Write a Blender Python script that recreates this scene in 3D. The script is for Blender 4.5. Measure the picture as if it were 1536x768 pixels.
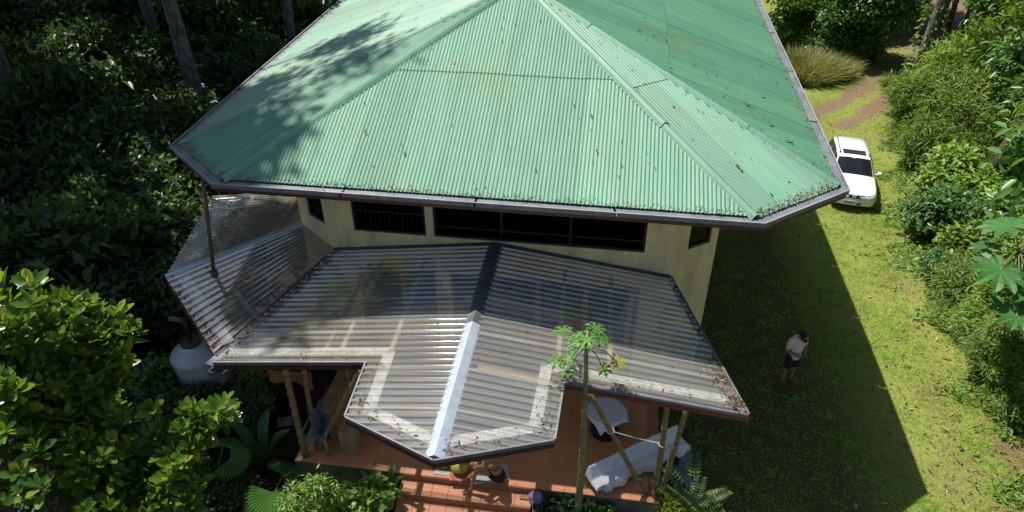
import bpy, bmesh, math, random
import numpy as np
from mathutils import Vector, Matrix
R = math.radians
for o in list(bpy.data.objects): bpy.data.objects.remove(o)
scn = bpy.context.scene
C = scn.collection
random.seed(7)

# ------------------------------------------------------------------ camera, sky, sun, exposure
S = 1.04                     # metres per survey unit
CAMH = 12.5 * S
FPX, TH, RO = 1086.4, R(35.3), R(0.27)
cam = bpy.data.cameras.new('camera'); cam.sensor_width = 36; cam.lens = FPX / 1536 * 36
cam.clip_end = 500; cam.clip_start = 0.1
camo = bpy.data.objects.new('camera', cam); C.objects.link(camo)
camo.matrix_world = Matrix.Translation((0, 0, CAMH)) @ Matrix.Rotation(math.pi/2 - TH, 4, 'X') @ Matrix.Rotation(-RO, 4, 'Z')
scn.camera = camo
SUNV = Vector((-0.392, 0.375, 1.0)).normalized()       # towards the sun
world = bpy.data.worlds.new('World'); scn.world = world; world.use_nodes = True
wn = world.node_tree
sky = wn.nodes.new('ShaderNodeTexSky'); sky.sky_type = 'NISHITA'; sky.sun_disc = False
sky.sun_elevation = math.asin(SUNV.z); sky.sun_rotation = math.atan2(SUNV.x, SUNV.y)
bg = wn.nodes['Background']; bg.inputs['Strength'].default_value = 0.075
wn.links.new(sky.outputs[0], bg.inputs['Color'])
sl = bpy.data.lights.new('sun', 'SUN'); sl.energy = 4.8; sl.angle = R(0.5); sl.color = (1, 0.965, 0.9)
slo = bpy.data.objects.new('sun', sl); C.objects.link(slo)
slo.rotation_euler = (-SUNV).to_track_quat('-Z', 'Y').to_euler(); slo.location = (-20, 20, 50)
scn.view_settings.view_transform = 'Standard'; scn.view_settings.look = 'None'
scn.view_settings.exposure = 0.55; scn.view_settings.gamma = 1
scn.render.engine = 'CYCLES'
scn.cycles.transparent_max_bounces = 16
scn.cycles.max_bounces = 8

# ------------------------------------------------------------------ survey helpers
T0 = R(8.3)
CA, SA = math.cos(T0), math.sin(T0)
AV = Vector((CA, -SA, 0)); BV = Vector((SA, CA, 0)); ZV = Vector((0, 0, 1))
def HP(a, b, z): return Vector(((a*CA + b*SA)*S, (-a*SA + b*CA)*S, z*S))     # house frame -> world
def U(x, y, z=0): return Vector((x*S, y*S, z*S))
def ray(px, py):
    u = (px-768)/FPX; w = (py-384)/FPX
    c, s = math.cos(RO), math.sin(RO)
    u, w = c*u - s*w, s*u + c*w
    return Vector((u, math.cos(TH) - w*math.sin(TH), -math.sin(TH) - w*math.cos(TH)))
def P(px, py, z): # photo direction met with the level z
    d = ray(px, py); t = (12.5 - z)/-d.z
    return Vector((d.x*t*S, d.y*t*S, z*S))
def toH(p): return (p.x*CA - p.y*SA)/S, (p.x*SA + p.y*CA)/S
RC = -2.17
def porch_z(a): return 3.8 - 0.1315*abs(a - RC)
def on_porch(px, py, dz=0):
    z = 3.5
    for _ in range(12):
        a, b = toH(P(px, py, z)); z = porch_z(a) + dz
    return a, b, z

# ------------------------------------------------------------------ materials
MATS = {}
def nt(name):
    m = bpy.data.materials.new(name); m.use_nodes = True
    n = m.node_tree; n.nodes.clear(); MATS[name] = m
    return m, n.nodes, n.links
def N(nodes, t, **kw):
    n = nodes.new(t)
    for k, v in kw.items():
        if k.startswith('i_'):
            key = k[2:]; key = int(key) if key.isdigit() else key.replace('_', ' ')
            n.inputs[key].default_value = v
        else: setattr(n, k, v)
    return n
def ramp(nodes, stops):
    r = nodes.new('ShaderNodeValToRGB'); e = r.color_ramp.elements
    while len(e) < len(stops): e.new(0.5)
    for el, (p, c) in zip(e, stops): el.position = p; el.color = (*c, 1) if len(c) == 3 else c
    return r
def mat(name, col, rough=0.7, var=0.25, scale=3.0, bump=0.0, bscale=30, metal=0.0, spec=0.5, col2=None, detail=5, stretch=None, coat=0):
    m, n, l = nt(name)
    out = N(n, 'ShaderNodeOutputMaterial'); b = N(n, 'ShaderNodeBsdfPrincipled')
    b.inputs['Roughness'].default_value = rough; b.inputs['Metallic'].default_value = metal
    b.inputs['Specular IOR Level'].default_value = spec
    if coat: b.inputs['Coat Weight'].default_value = coat; b.inputs['Coat Roughness'].default_value = .05
    tc = N(n, 'ShaderNodeTexCoord'); vec = tc.outputs['Object']
    if stretch:
        mp = N(n, 'ShaderNodeMapping'); mp.inputs['Scale'].default_value = stretch
        l.new(vec, mp.inputs[0]); vec = mp.outputs[0]
    t = N(n, 'ShaderNodeTexNoise'); t.inputs['Scale'].default_value = scale; t.inputs['Detail'].default_value = detail
    t.inputs['Roughness'].default_value = .65
    l.new(vec, t.inputs['Vector'])
    c2 = col2 or tuple(c*(1-var) for c in col)
    c1 = col if col2 else tuple(min(1, c*(1+var*.6)) for c in col)
    r = ramp(n, [(0.3, c2), (0.7, c1)]); l.new(t.outputs[0], r.inputs[0]); l.new(r.outputs[0], b.inputs['Base Color'])
    if bump:
        t2 = N(n, 'ShaderNodeTexNoise'); t2.inputs['Scale'].default_value = bscale; t2.inputs['Detail'].default_value = 4
        l.new(vec, t2.inputs['Vector'])
        bp = N(n, 'ShaderNodeBump'); bp.inputs['Strength'].default_value = bump; bp.inputs['Distance'].default_value = .02
        l.new(t2.outputs[0], bp.inputs['Height']); l.new(bp.outputs[0], b.inputs['Normal'])
    l.new(b.outputs[0], out.inputs[0])
    return m
def leafmat(name, dark, light, rough=0.45, trans=0.3, tcol=None, spec=0.4, extra=None):
    m, n, l = nt(name)
    out = N(n, 'ShaderNodeOutputMaterial'); b = N(n, 'ShaderNodeBsdfPrincipled')
    b.inputs['Roughness'].default_value = rough; b.inputs['Specular IOR Level'].default_value = spec
    g = N(n, 'ShaderNodeNewGeometry'); oi = N(n, 'ShaderNodeObjectInfo')
    stops = [(0.0, dark), (0.75, light)]
    if extra: stops.append((0.97, extra))
    r = ramp(n, stops); l.new(g.outputs['Random Per Island'], r.inputs[0])
    hs = N(n, 'ShaderNodeHueSaturation')
    mr = N(n, 'ShaderNodeMapRange'); mr.inputs[3].default_value = .75; mr.inputs[4].default_value = 1.2
    l.new(oi.outputs['Random'], mr.inputs[0]); l.new(mr.outputs[0], hs.inputs['Value'])
    l.new(r.outputs[0], hs.inputs['Color']); l.new(hs.outputs[0], b.inputs['Base Color'])
    tr = N(n, 'ShaderNodeBsdfTranslucent')
    mx = N(n, 'ShaderNodeMix', data_type='RGBA', blend_type='MULTIPLY'); mx.inputs[0].default_value = 1
    mx.inputs[7].default_value = (*(tcol or (1.9, 1.8, .7)), 1)
    l.new(hs.outputs[0], mx.inputs[6]); l.new(mx.outputs[2], tr.inputs[0])
    ms = N(n, 'ShaderNodeMixShader'); ms.inputs[0].default_value = trans
    l.new(b.outputs[0], ms.inputs[1]); l.new(tr.outputs[0], ms.inputs[2]); l.new(ms.outputs[0], out.inputs[0])
    return m

# --- painted roof steel: faded green, run-off streaks, algae towards patches
def roofmat(name, base, pale, dirt):
    m, n, l = nt(name)
    out = N(n, 'ShaderNodeOutputMaterial'); b = N(n, 'ShaderNodeBsdfPrincipled')
    b.inputs['Roughness'].default_value = .5; b.inputs['Specular IOR Level'].default_value = .35
    uv = N(n, 'ShaderNodeUVMap'); oi = N(n, 'ShaderNodeObjectInfo')
    mp = N(n, 'ShaderNodeMapping'); mp.inputs['Scale'].default_value = (5, .55, 1); l.new(uv.outputs[0], mp.inputs[0])
    t = N(n, 'ShaderNodeTexNoise'); t.inputs['Scale'].default_value = 1.0; t.inputs['Detail'].default_value = 6; t.inputs['Roughness'].default_value = .7
    l.new(mp.outputs[0], t.inputs['Vector'])
    t2 = N(n, 'ShaderNodeTexNoise'); t2.inputs['Scale'].default_value = .45; t2.inputs['Detail'].default_value = 4; l.new(uv.outputs[0], t2.inputs['Vector'])
    r = ramp(n, [(.28, base), (.72, pale)]); l.new(t.outputs[0], r.inputs[0])
    r2 = ramp(n, [(.5, (0, 0, 0)), (.75, (1, 1, 1))]); l.new(t2.outputs[0], r2.inputs[0])
    mx = N(n, 'ShaderNodeMix', data_type='RGBA'); mx.inputs[7].default_value = (*dirt, 1)
    ml = N(n, 'ShaderNodeMath', operation='MULTIPLY'); ml.inputs[1].default_value = .6
    l.new(r2.outputs[0], ml.inputs[0]); l.new(ml.outputs[0], mx.inputs[0]); l.new(r.outputs[0], mx.inputs[6])
    t3 = N(n, 'ShaderNodeTexNoise'); t3.inputs['Scale'].default_value = 22; t3.inputs['Detail'].default_value = 3; l.new(uv.outputs[0], t3.inputs['Vector'])
    r3 = ramp(n, [(.62, (1, 1, 1)), (.74, (.55, .5, .4))]); l.new(t3.outputs[0], r3.inputs[0])
    m3 = N(n, 'ShaderNodeMix', data_type='RGBA', blend_type='MULTIPLY'); m3.inputs[0].default_value = .8
    l.new(mx.outputs[2], m3.inputs[6]); l.new(r3.outputs[0], m3.inputs[7])
    hs = N(n, 'ShaderNodeHueSaturation'); mr = N(n, 'ShaderNodeMapRange'); mr.inputs[3].default_value = .86; mr.inputs[4].default_value = 1.08
    l.new(oi.outputs['Random'], mr.inputs[0]); l.new(mr.outputs[0], hs.inputs['Value']); l.new(m3.outputs[2], hs.inputs['Color'])
    l.new(hs.outputs[0], b.inputs['Base Color']); l.new(b.outputs[0], out.inputs[0])
    return m
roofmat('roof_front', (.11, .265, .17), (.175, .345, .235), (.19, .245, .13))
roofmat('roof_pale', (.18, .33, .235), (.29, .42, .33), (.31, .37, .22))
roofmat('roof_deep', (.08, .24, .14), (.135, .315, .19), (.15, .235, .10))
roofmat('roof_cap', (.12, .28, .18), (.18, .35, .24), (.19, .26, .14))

def schlick(n, l, f0=.04):
    lw = N(n, 'ShaderNodeLayerWeight'); lw.inputs[0].default_value = .5
    pw = N(n, 'ShaderNodeMath', operation='POWER'); pw.inputs[1].default_value = 4.0; l.new(lw.outputs['Facing'], pw.inputs[0])
    ma = N(n, 'ShaderNodeMath', operation='MULTIPLY_ADD'); ma.inputs[1].default_value = 1-f0; ma.inputs[2].default_value = f0; l.new(pw.outputs[0], ma.inputs[0])
    return ma
TRAP = ((0.0, 1), (.34, 1), (.50, -1), (.84, -1), (1.0, 1))     # fraction of the pitch, height
def trap_stations(s0, s1, pitch):
    st = {round(s0, 5), round(s1, 5)}; k = math.floor(s0/pitch)
    while k*pitch < s1:
        for f_, _ in TRAP[:-1]:
            s = (k+f_)*pitch
            if s0 < s < s1: st.add(round(s, 5))
        k += 1
    return sorted(st)
def trap_h(s, pitch, amp):
    f_ = (s/pitch+1e-7) % 1.0
    for (a, h0), (b, h1) in zip(TRAP[:-1], TRAP[1:]):
        if a <= f_ <= b+1e-9: return amp*(h0+(h1-h0)*(f_-a)/(b-a))
    return amp
def polymat():
    m, n, l = nt('clear_sheet')
    out = N(n, 'ShaderNodeOutputMaterial')
    uv = N(n, 'ShaderNodeUVMap')
    mp = N(n, 'ShaderNodeMapping'); mp.inputs['Scale'].default_value = (6, .55, 1); l.new(uv.outputs[0], mp.inputs[0])
    t = N(n, 'ShaderNodeTexNoise'); t.inputs['Scale'].default_value = 1.2; t.inputs['Detail'].default_value = 6; l.new(mp.outputs[0], t.inputs['Vector'])
    fac = N(n, 'ShaderNodeMapRange'); fac.inputs[1].default_value = .3; fac.inputs[2].default_value = .75
    fac.inputs[3].default_value = .21; fac.inputs[4].default_value = .50
    l.new(t.outputs[0], fac.inputs[0])
    rc = ramp(n, [(.3, (.86, .85, .81)), (.52, (.80, .77, .68)), (.70, (.50, .46, .31))]); l.new(t.outputs[0], rc.inputs[0])
    sx_ = N(n, 'ShaderNodeSeparateXYZ'); l.new(uv.outputs[0], sx_.inputs[0])
    dv = N(n, 'ShaderNodeMath', operation='DIVIDE'); dv.inputs[1].default_value = .155; l.new(sx_.outputs[0], dv.inputs[0])
    fr_ = N(n, 'ShaderNodeMath', operation='FRACT'); l.new(dv.outputs[0], fr_.inputs[0])
    tr_ = ramp(n, [(.40, (0, 0, 0)), (.48, (1, 1, 1)), (.60, (.3, .3, .3)), (.85, (0, 0, 0))]); l.new(fr_.outputs[0], tr_.inputs[0])
    tm_ = N(n, 'ShaderNodeMix', data_type='RGBA'); tm_.inputs[7].default_value = (.10, .09, .06, 1); l.new(tr_.outputs[0], tm_.inputs[0]); l.new(rc.outputs[0], tm_.inputs[6])
    rc = tm_
    class _o: outputs = [tm_.outputs[2]]
    rc = _o
    d = N(n, 'ShaderNodeBsdfDiffuse'); l.new(rc.outputs[0], d.inputs[0])
    tl = N(n, 'ShaderNodeBsdfTranslucent'); l.new(rc.outputs[0], tl.inputs[0])
    dm = N(n, 'ShaderNodeMixShader'); dm.inputs[0].default_value = .35; l.new(d.outputs[0], dm.inputs[1]); l.new(tl.outputs[0], dm.inputs[2])
    tp = N(n, 'ShaderNodeBsdfTransparent'); tp.inputs[0].default_value = (.87, .88, .89, 1)
    m1 = N(n, 'ShaderNodeMixShader'); l.new(fac.outputs[0], m1.inputs[0]); l.new(tp.outputs[0], m1.inputs[1]); l.new(dm.outputs[0], m1.inputs[2])
    gl = N(n, 'ShaderNodeBsdfGlossy'); gl.inputs['Roughness'].default_value = .07; gl.inputs[0].default_value = (1, .97, .92, 1)
    fr = schlick(n, l, .2)
    m2 = N(n, 'ShaderNodeMixShader'); fm = N(n, 'ShaderNodeMath', operation='MULTIPLY'); fm.inputs[1].default_value = 1.0; l.new(fr.outputs[0], fm.inputs[0])
    l.new(fm.outputs[0], m2.inputs[0]); l.new(m1.outputs[0], m2.inputs[1]); l.new(gl.outputs[0], m2.inputs[2])
    l.new(m2.outputs[0], out.inputs[0])
polymat()
def glassmat(name, tint, gloss=.3, rough=.03):
    m, n, l = nt(name)
    out = N(n, 'ShaderNodeOutputMaterial')
    tp = N(n, 'ShaderNodeBsdfTransparent'); tp.inputs[0].default_value = (*tint, 1)
    gl = N(n, 'ShaderNodeBsdfGlossy'); gl.inputs['Roughness'].default_value = rough
    lw = schlick(n, l)
    fm = N(n, 'ShaderNodeMath', operation='MULTIPLY'); fm.inputs[1].default_value = gloss; l.new(lw.outputs[0], fm.inputs[0])
    m2 = N(n, 'ShaderNodeMixShader'); l.new(fm.outputs[0], m2.inputs[0]); l.new(tp.outputs[0], m2.inputs[1]); l.new(gl.outputs[0], m2.inputs[2])
    l.new(m2.outputs[0], out.inputs[0])
glassmat('window_glass', (.30, .34, .40))
glassmat('car_glass', (.25, .29, .32))
mat('gutter', (.17, .185, .20), .55, .35, 2.5, .3, 20, metal=.1)
mat('gutter_rim', (.30, .30, .30), .5, .25, 5)
mat('fascia', (.075, .028, .024), .5, .3, 4)
mat('fascia_red', (.16, .05, .04), .5, .3, 4)
mat('wall_cream', (.84, .70, .34), .85, .22, 1.6, .25, 18, col2=(.48, .42, .25), stretch=(1.5, 1.5, .4), detail=9)
mat('window_frame', (.014, .011, .01), .5, .2, 5)
mat('dark_bar', (.008, .008, .009), .5, .2, 5)
mat('door_wood', (.26, .13, .06), .55, .3, 6, stretch=(1, 1, .15))
mat('post_wood', (.33, .19, .09), .6, .3, 6, stretch=(1, 1, .15))
mat('board_white', (.80, .79, .75), .75, .2, 9, .3, 30, col2=(.36, .34, .29))
mat('purlin_wood', (.5, .36, .2), .7, .25, 5)
mat('galvanised', (.47, .53, .59), .42, .2, 4, metal=.3)
mat('galvanised_dull', (.10, .11, .115), .6, .3, 3, metal=.2)
mat('bamboo', (.30, .22, .085), .5, .35, 6, .2, 25, col2=(.16, .13, .05))
mat('bamboo_node', (.13, .10, .045), .7, .3, 6)
mat('tile', (.66, .29, .14), .42, .14, 2.2, .1, 40, col2=(.58, .235, .11))
mat('grout', (.40, .18, .10), .8, .2, 4)
mat('riser', (.36, .15, .06), .6, .3, 3, col2=(.24, .11, .05))
mat('mossy_concrete', (.22, .19, .13), .9, .4, 2.2, .5, 14, col2=(.07, .075, .04))
mat('concrete', (.25, .25, .25), .9, .3, 4, .4, 25)
mat('floor_inside', (.35, .34, .33), .4, .1, 2)
mat('cloth_white', (.62, .62, .66), .9, .08, 3, .2, 60)
mat('cloth_grey', (.45, .46, .50), .9, .1, 3)
mat('black_matte', (.012, .012, .013), .6, .2, 5)
mat('rope', (.65, .64, .6), .8, .1, 20)
mat('table_wood', (.33, .20, .09), .6, .35, 4, .2, 20, col2=(.17, .10, .045))
mat('raw_wood', (.36, .23, .12), .7, .3, 4, .2, 20)
mat('plastic_white', (.30, .28, .24), .45, .1, 3)
mat('tank_plastic', (.42, .43, .45), .4, .15, 2)
mat('pipe_black', (.02, .02, .022), .45, .2, 6)
mat('pipe_brown', (.13, .08, .05), .6, .3, 4)
mat('cloth_orange', (.24, .10, .04), .9, .25, 3)
mat('cloth_blue', (.13, .17, .24), .9, .5, 7, col2=(.015, .02, .04))
mat('mat_stripe', (.55, .52, .46), .9, .2, 12)
mat('tray_red', (.55, .16, .08), .6, .12, 4)
mat('fruit_yellow', (.52, .42, .04), .45, .3, 5, .3, 18, col2=(.30, .30, .03))
mat('fruit_green', (.16, .26, .04), .5, .3, 5)
mat('bag_cloth', (.42, .26, .36), .9, .7, 14, col2=(.08, .10, .28))
mat('skin', (.36, .18, .10), .55, .12, 5)
mat('skin_dark', (.30, .165, .105), .55, .1, 5)
mat('shirt', (.72, .55, .47), .9, .06, 4, .15, 40)
mat('shorts', (.012, .012, .014), .85, .2, 6)
mat('shoes', (.30, .02, .02), .6, .15, 6)
mat('hair', (.012, .009, .007), .5, .2, 20)
mat('phone', (.05, .05, .06), .2, .1, 4)
mat('emblem', (.75, .75, .75), .7, .02, 4)
mat('car_paint', (.80, .81, .82), .25, .03, 1, coat=.6)
mat('car_window', (.012, .014, .016), .06, .2, 3, spec=.6)
mat('car_black', (.015, .015, .016), .45, .2, 8)
mat('car_grey', (.14, .14, .145), .5, .1, 8)
mat('car_seat', (.18, .17, .16), .8, .1, 8)
mat('lamp_glass', (.30, .31, .33), .1, .2, 10, coat=.8)
mat('chrome', (.6, .6, .6), .2, .05, 5, metal=1)
mat('plate', (.72, .74, .78), .5, .05, 8)
mat('plate_ink', (.05, .06, .15), .6, .05, 8)
mat('tyre', (.015, .015, .015), .8, .2, 8)
mat('bark_pale', (.22, .215, .20), .9, .5, 5.5, .6, 12, col2=(.03, .027, .022), stretch=(1, 1, .6))
mat('bark', (.15, .12, .085), .9, .4, 4, .6, 15, col2=(.06, .05, .035), stretch=(1, 1, .4))
mat('stem_green', (.16, .17, .07), .6, .3, 6)
mat('papaya_bark', (.27, .25, .11), .8, .3, 5, .4, 14, col2=(.15, .15, .06))
mat('papaya_scar', (.46, .40, .22), .8, .2, 9)
mat('dead_wood', (.30, .24, .17), .9, .3, 6, .4, 15)
leafmat('leaf_forest', (.028, .055, .017), (.07, .12, .03), .4, .3)
leafmat('leaf_forest_mid', (.04, .08, .02), (.10, .17, .04), .4, .32)
leafmat('leaf_bush', (.04, .10, .022), (.125, .245, .035), .26, .42, tcol=(2.7, 2.1, .4), spec=.5, extra=(.26, .33, .035))
leafmat('leaf_right', (.075, .15, .022), (.19, .31, .055), .45, .32, extra=(.22, .26, .06))
leafmat('leaf_right_blue', (.055, .125, .033), (.12, .23, .062), .35, .3)
leafmat('leaf_bamboo', (.09, .18, .026), (.22, .34, .07), .5, .34, extra=(.27, .28, .09))
leafmat('leaf_big', (.045, .14, .035), (.06, .17, .04), .5, .3)
leafmat('leaf_papaya', (.075, .20, .035), (.115, .26, .045), .5, .3)
leafmat('leaf_papaya_old', (.16, .22, .03), (.22, .26, .04), .5, .3)
leafmat('leaf_garden', (.07, .16, .03), (.17, .28, .05), .4, .35, extra=(.30, .33, .07))
leafmat('leaf_lime', (.19, .28, .03), (.30, .38, .05), .4, .35)
leafmat('leaf_dark', (.025, .06, .018), (.05, .10, .025), .3, .25)
leafmat('leaf_purple', (.035, .02, .03), (.07, .04, .05), .5, .2)
leafmat('leaf_palm', (.06, .15, .025), (.08, .18, .03), .4, .4)
leafmat('grass_blade', (.20, .35, .045), (.36, .53, .10), .6, .35, tcol=(1.6, 1.5, .6), spec=.2, extra=(.26, .24, .10))
leafmat('grass_dry', (.13, .17, .05), (.30, .29, .11), .7, .3, tcol=(1.3, 1.2, .7), spec=.2)
leafmat('litter', (.10, .05, .022), (.27, .16, .075), .8, .1, tcol=(1.2, 1, .7), spec=.15, extra=(.42, .33, .20))
leafmat('litter_pale', (.20, .17, .12), (.36, .32, .25), .9, .1, tcol=(1.2, 1, .8), spec=.1, extra=(.22, .11, .05))
leafmat('litter_dark', (.05, .027, .014), (.17, .095, .045), .8, .1, tcol=(1.2, 1, .7), spec=.15, extra=(.30, .2, .11))

def groundmat():
    m, n, l = nt('lawn_ground')
    out = N(n, 'ShaderNodeOutputMaterial'); b = N(n, 'ShaderNodeBsdfPrincipled'); b.inputs['Roughness'].default_value = .95; b.inputs['Specular IOR Level'].default_value = .1
    tc = N(n, 'ShaderNodeTexCoord')
    def noise(s, d=5, r=.6):
        t = N(n, 'ShaderNodeTexNoise'); t.inputs['Scale'].default_value = s; t.inputs['Detail'].default_value = d; t.inputs['Roughness'].default_value = r
        l.new(tc.outputs['Object'], t.inputs['Vector']); return t
    t1 = noise(.55, 7, .7); t2 = noise(9, 4); t3 = noise(45, 3)
    g = ramp(n, [(.3, (.14, .16, .035)), (.7, (.25, .29, .07))]); l.new(t2.outputs[0], g.inputs[0])
    d = ramp(n, [(.3, (.12, .085, .05)), (.7, (.24, .16, .10))]); l.new(t3.outputs[0], d.inputs[0])
    # bare-earth weight comes with the mesh (vertex attribute), broken up by noise
    at = N(n, 'ShaderNodeAttribute', attribute_name='bare')
    ad = N(n, 'ShaderNodeMath', operation='ADD'); l.new(at.outputs['Fac'], ad.inputs[0])
    sc = N(n, 'ShaderNodeMath', operation='MULTIPLY_ADD'); sc.inputs[1].default_value = 1.3; sc.inputs[2].default_value = -.62
    l.new(t1.outputs[0], sc.inputs[0]); l.new(sc.outputs[0], ad.inputs[1])
    ms = N(n, 'ShaderNodeMapRange'); ms.inputs[1].default_value = .25; ms.inputs[2].default_value = .6; l.new(ad.outputs[0], ms.inputs[0])
    mx = N(n, 'ShaderNodeMix', data_type='RGBA'); l.new(ms.outputs[0], mx.inputs[0]); l.new(g.outputs[0], mx.inputs[6]); l.new(d.outputs[0], mx.inputs[7])
    ah = N(n, 'ShaderNodeAttribute', attribute_name='soil_shade'); hm = N(n, 'ShaderNodeMix', data_type='RGBA'); hm.inputs[7].default_value = (.035, .024, .015, 1)  # dark soil colour with shade painted into it
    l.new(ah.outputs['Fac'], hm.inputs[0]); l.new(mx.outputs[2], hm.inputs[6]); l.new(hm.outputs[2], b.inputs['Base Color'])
    bp = N(n, 'ShaderNodeBump'); bp.inputs['Strength'].default_value = .7; bp.inputs['Distance'].default_value = .03; l.new(t3.outputs[0], bp.inputs['Height']); l.new(bp.outputs[0], b.inputs['Normal'])
    l.new(b.outputs[0], out.inputs[0])
groundmat()

# ------------------------------------------------------------------ mesh helpers
ORG = {}
def origin(o): return ORG.get(o.name, Vector((0, 0, 0))) if o else Vector((0, 0, 0))
def thing(name, label, cat, loc, group=None):
    o = bpy.data.objects.new(name, None); C.objects.link(o); o.location = loc; o.empty_display_size = .2
    o['label'] = label; o['category'] = cat
    if group: o['group'] = group
    ORG[o.name] = Vector(loc); return o
def tag(o, label, cat, group=None):
    o['label'] = label; o['category'] = cat
    if group: o['group'] = group
    return o
def link(name, me, parent=None, loc=None):
    o = bpy.data.objects.new(name, me); C.objects.link(o)
    po = origin(parent)
    if loc is not None: o.location = Vector(loc) - po; ORG[o.name] = Vector(loc)
    else: ORG[o.name] = po.copy()
    if parent: o.parent = parent
    return o
def mk(name, verts, faces, material, parent=None, smooth=False, base=None, uvs=None):
    """verts in world coordinates; top-level meshes get their origin at base"""
    og = origin(parent) if parent else Vector(base if base is not None else (0, 0, 0))
    me = bpy.data.meshes.new(name)
    me.from_pydata([tuple(Vector(v) - og) for v in verts], [], faces)
    me.materials.append(MATS[material])
    if smooth: me.shade_smooth()
    if uvs is not None:
        ul = me.uv_layers.new(name='UVMap')
        li = np.empty(len(me.loops), dtype=np.int32); me.loops.foreach_get('vertex_index', li)
        ul.data.foreach_set('uv', np.asarray(uvs, dtype=np.float32)[li].ravel())
    o = bpy.data.objects.new(name, me); C.objects.link(o)
    if parent: o.parent = parent; ORG[o.name] = og
    else: o.location = og; ORG[o.name] = og
    return o
class MB:
    def __init__(s): s.v = []; s.f = []
    def add(s, v, f):
        k = len(s.v); s.v += [Vector(p) for p in v]; s.f += [tuple(i+k for i in q) for q in f]; return s
    def box(s, c, x, y, z):
        c = Vector(c); v = []
        for dz in (-1, 1):
            for dx, dy in ((-1, -1), (1, -1), (1, 1), (-1, 1)): v.append(c + x*dx + y*dy + z*dz)
        return s.add(v, [(3, 2, 1, 0), (4, 5, 6, 7), (0, 1, 5, 4), (1, 2, 6, 5), (2, 3, 7, 6), (3, 0, 4, 7)])
    def hbox(s, a0, a1, b0, b1, z0, z1):            # box in the house frame (survey units)
        v = [HP(a, b, z) for z in (z0, z1) for a, b in ((a0, b0), (a1, b0), (a1, b1), (a0, b1))]
        return s.add(v, [(3, 2, 1, 0), (4, 5, 6, 7), (0, 1, 5, 4), (1, 2, 6, 5), (2, 3, 7, 6), (3, 0, 4, 7)])
    def beam(s, p, q, w, h, up=ZV, drop=True):      # bar p..q, top at p..q when drop
        p = Vector(p); q = Vector(q); d = (q-p).normalized(); side = d.cross(up).normalized()*w/2; u = side.cross(d).normalized()*h
        if u.dot(up) < 0: u = -u
        v = [p-side-u, p+side-u, q+side-u, q-side-u, p-side, p+side, q+side, q-side] if drop else \
            [p-side-u/2, p+side-u/2, q+side-u/2, q-side-u/2, p-side+u/2, p+side+u/2, q+side+u/2, q-side+u/2]
        return s.add(v, [(3, 2, 1, 0), (4, 5, 6, 7), (0, 1, 5, 4), (1, 2, 6, 5), (2, 3, 7, 6), (3, 0, 4, 7)])
    def tube(s, pts, rad, n=8, cap=True):
        pts = [Vector(p) for p in pts]
        if not hasattr(rad, '__len__'): rad = [rad]*len(pts)
        k = len(s.v); prev = None
        for i, p in enumerate(pts):
            d = (pts[min(i+1, len(pts)-1)] - pts[max(i-1, 0)]).normalized()
            if prev is None: x = d.orthogonal().normalized()
            else: x = (prev - d*prev.dot(d)).normalized()
            prev = x; y = d.cross(x)
            for j in range(n):
                t = 2*math.pi*j/n; s.v.append(p + (x*math.cos(t) + y*math.sin(t))*rad[i])
        for i in range(len(pts)-1):
            for j in range(n):
                a = k+i*n+j; b = k+i*n+(j+1) % n; s.f.append((a, b, b+n, a+n))
        if cap:
            s.f.append(tuple(k+j for j in reversed(range(n)))); s.f.append(tuple(k+(len(pts)-1)*n+j for j in range(n)))
        return s
    def lathe(s, c, prof, n=24):                    # prof: (r, z)
        c = Vector(c); k = len(s.v)
        for r, z in prof:
            for j in range(n):
                t = 2*math.pi*j/n; s.v.append(c + Vector((r*math.cos(t), r*math.sin(t), z)))
        for i in range(len(prof)-1):
            for j in range(n):
                a = k+i*n+j; b = k+i*n+(j+1) % n; s.f.append((a, b, b+n, a+n))
        s.f.append(tuple(k+j for j in reversed(range(n)))); s.f.append(tuple(k+(len(prof)-1)*n+j for j in range(n)))
        return s
    def ball(s, c, r, n=10, m=7, sq=(1, 1, 1)):
        c = Vector(c); k = len(s.v)
        for i in range(m+1):
            t = math.pi*(.02 + .96*i/m)
            for j in range(n):
                q = 2*math.pi*j/n
                s.v.append(c + Vector((r*math.sin(t)*math.cos(q)*sq[0], r*math.sin(t)*math.sin(q)*sq[1], -r*math.cos(t)*sq[2])))
        for i in range(m):
            for j in range(n):
                a = k+i*n+j; b = k+i*n+(j+1) % n; s.f.append((a, b, b+n, a+n))
        s.f.append(tuple(k+j for j in reversed(range(n)))); s.f.append(tuple(k+m*n+j for j in range(n)))
        return s
    def build(s, name, material, parent=None, smooth=False, base=None): return mk(name, s.v, s.f, material, parent, smooth, base)

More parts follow.
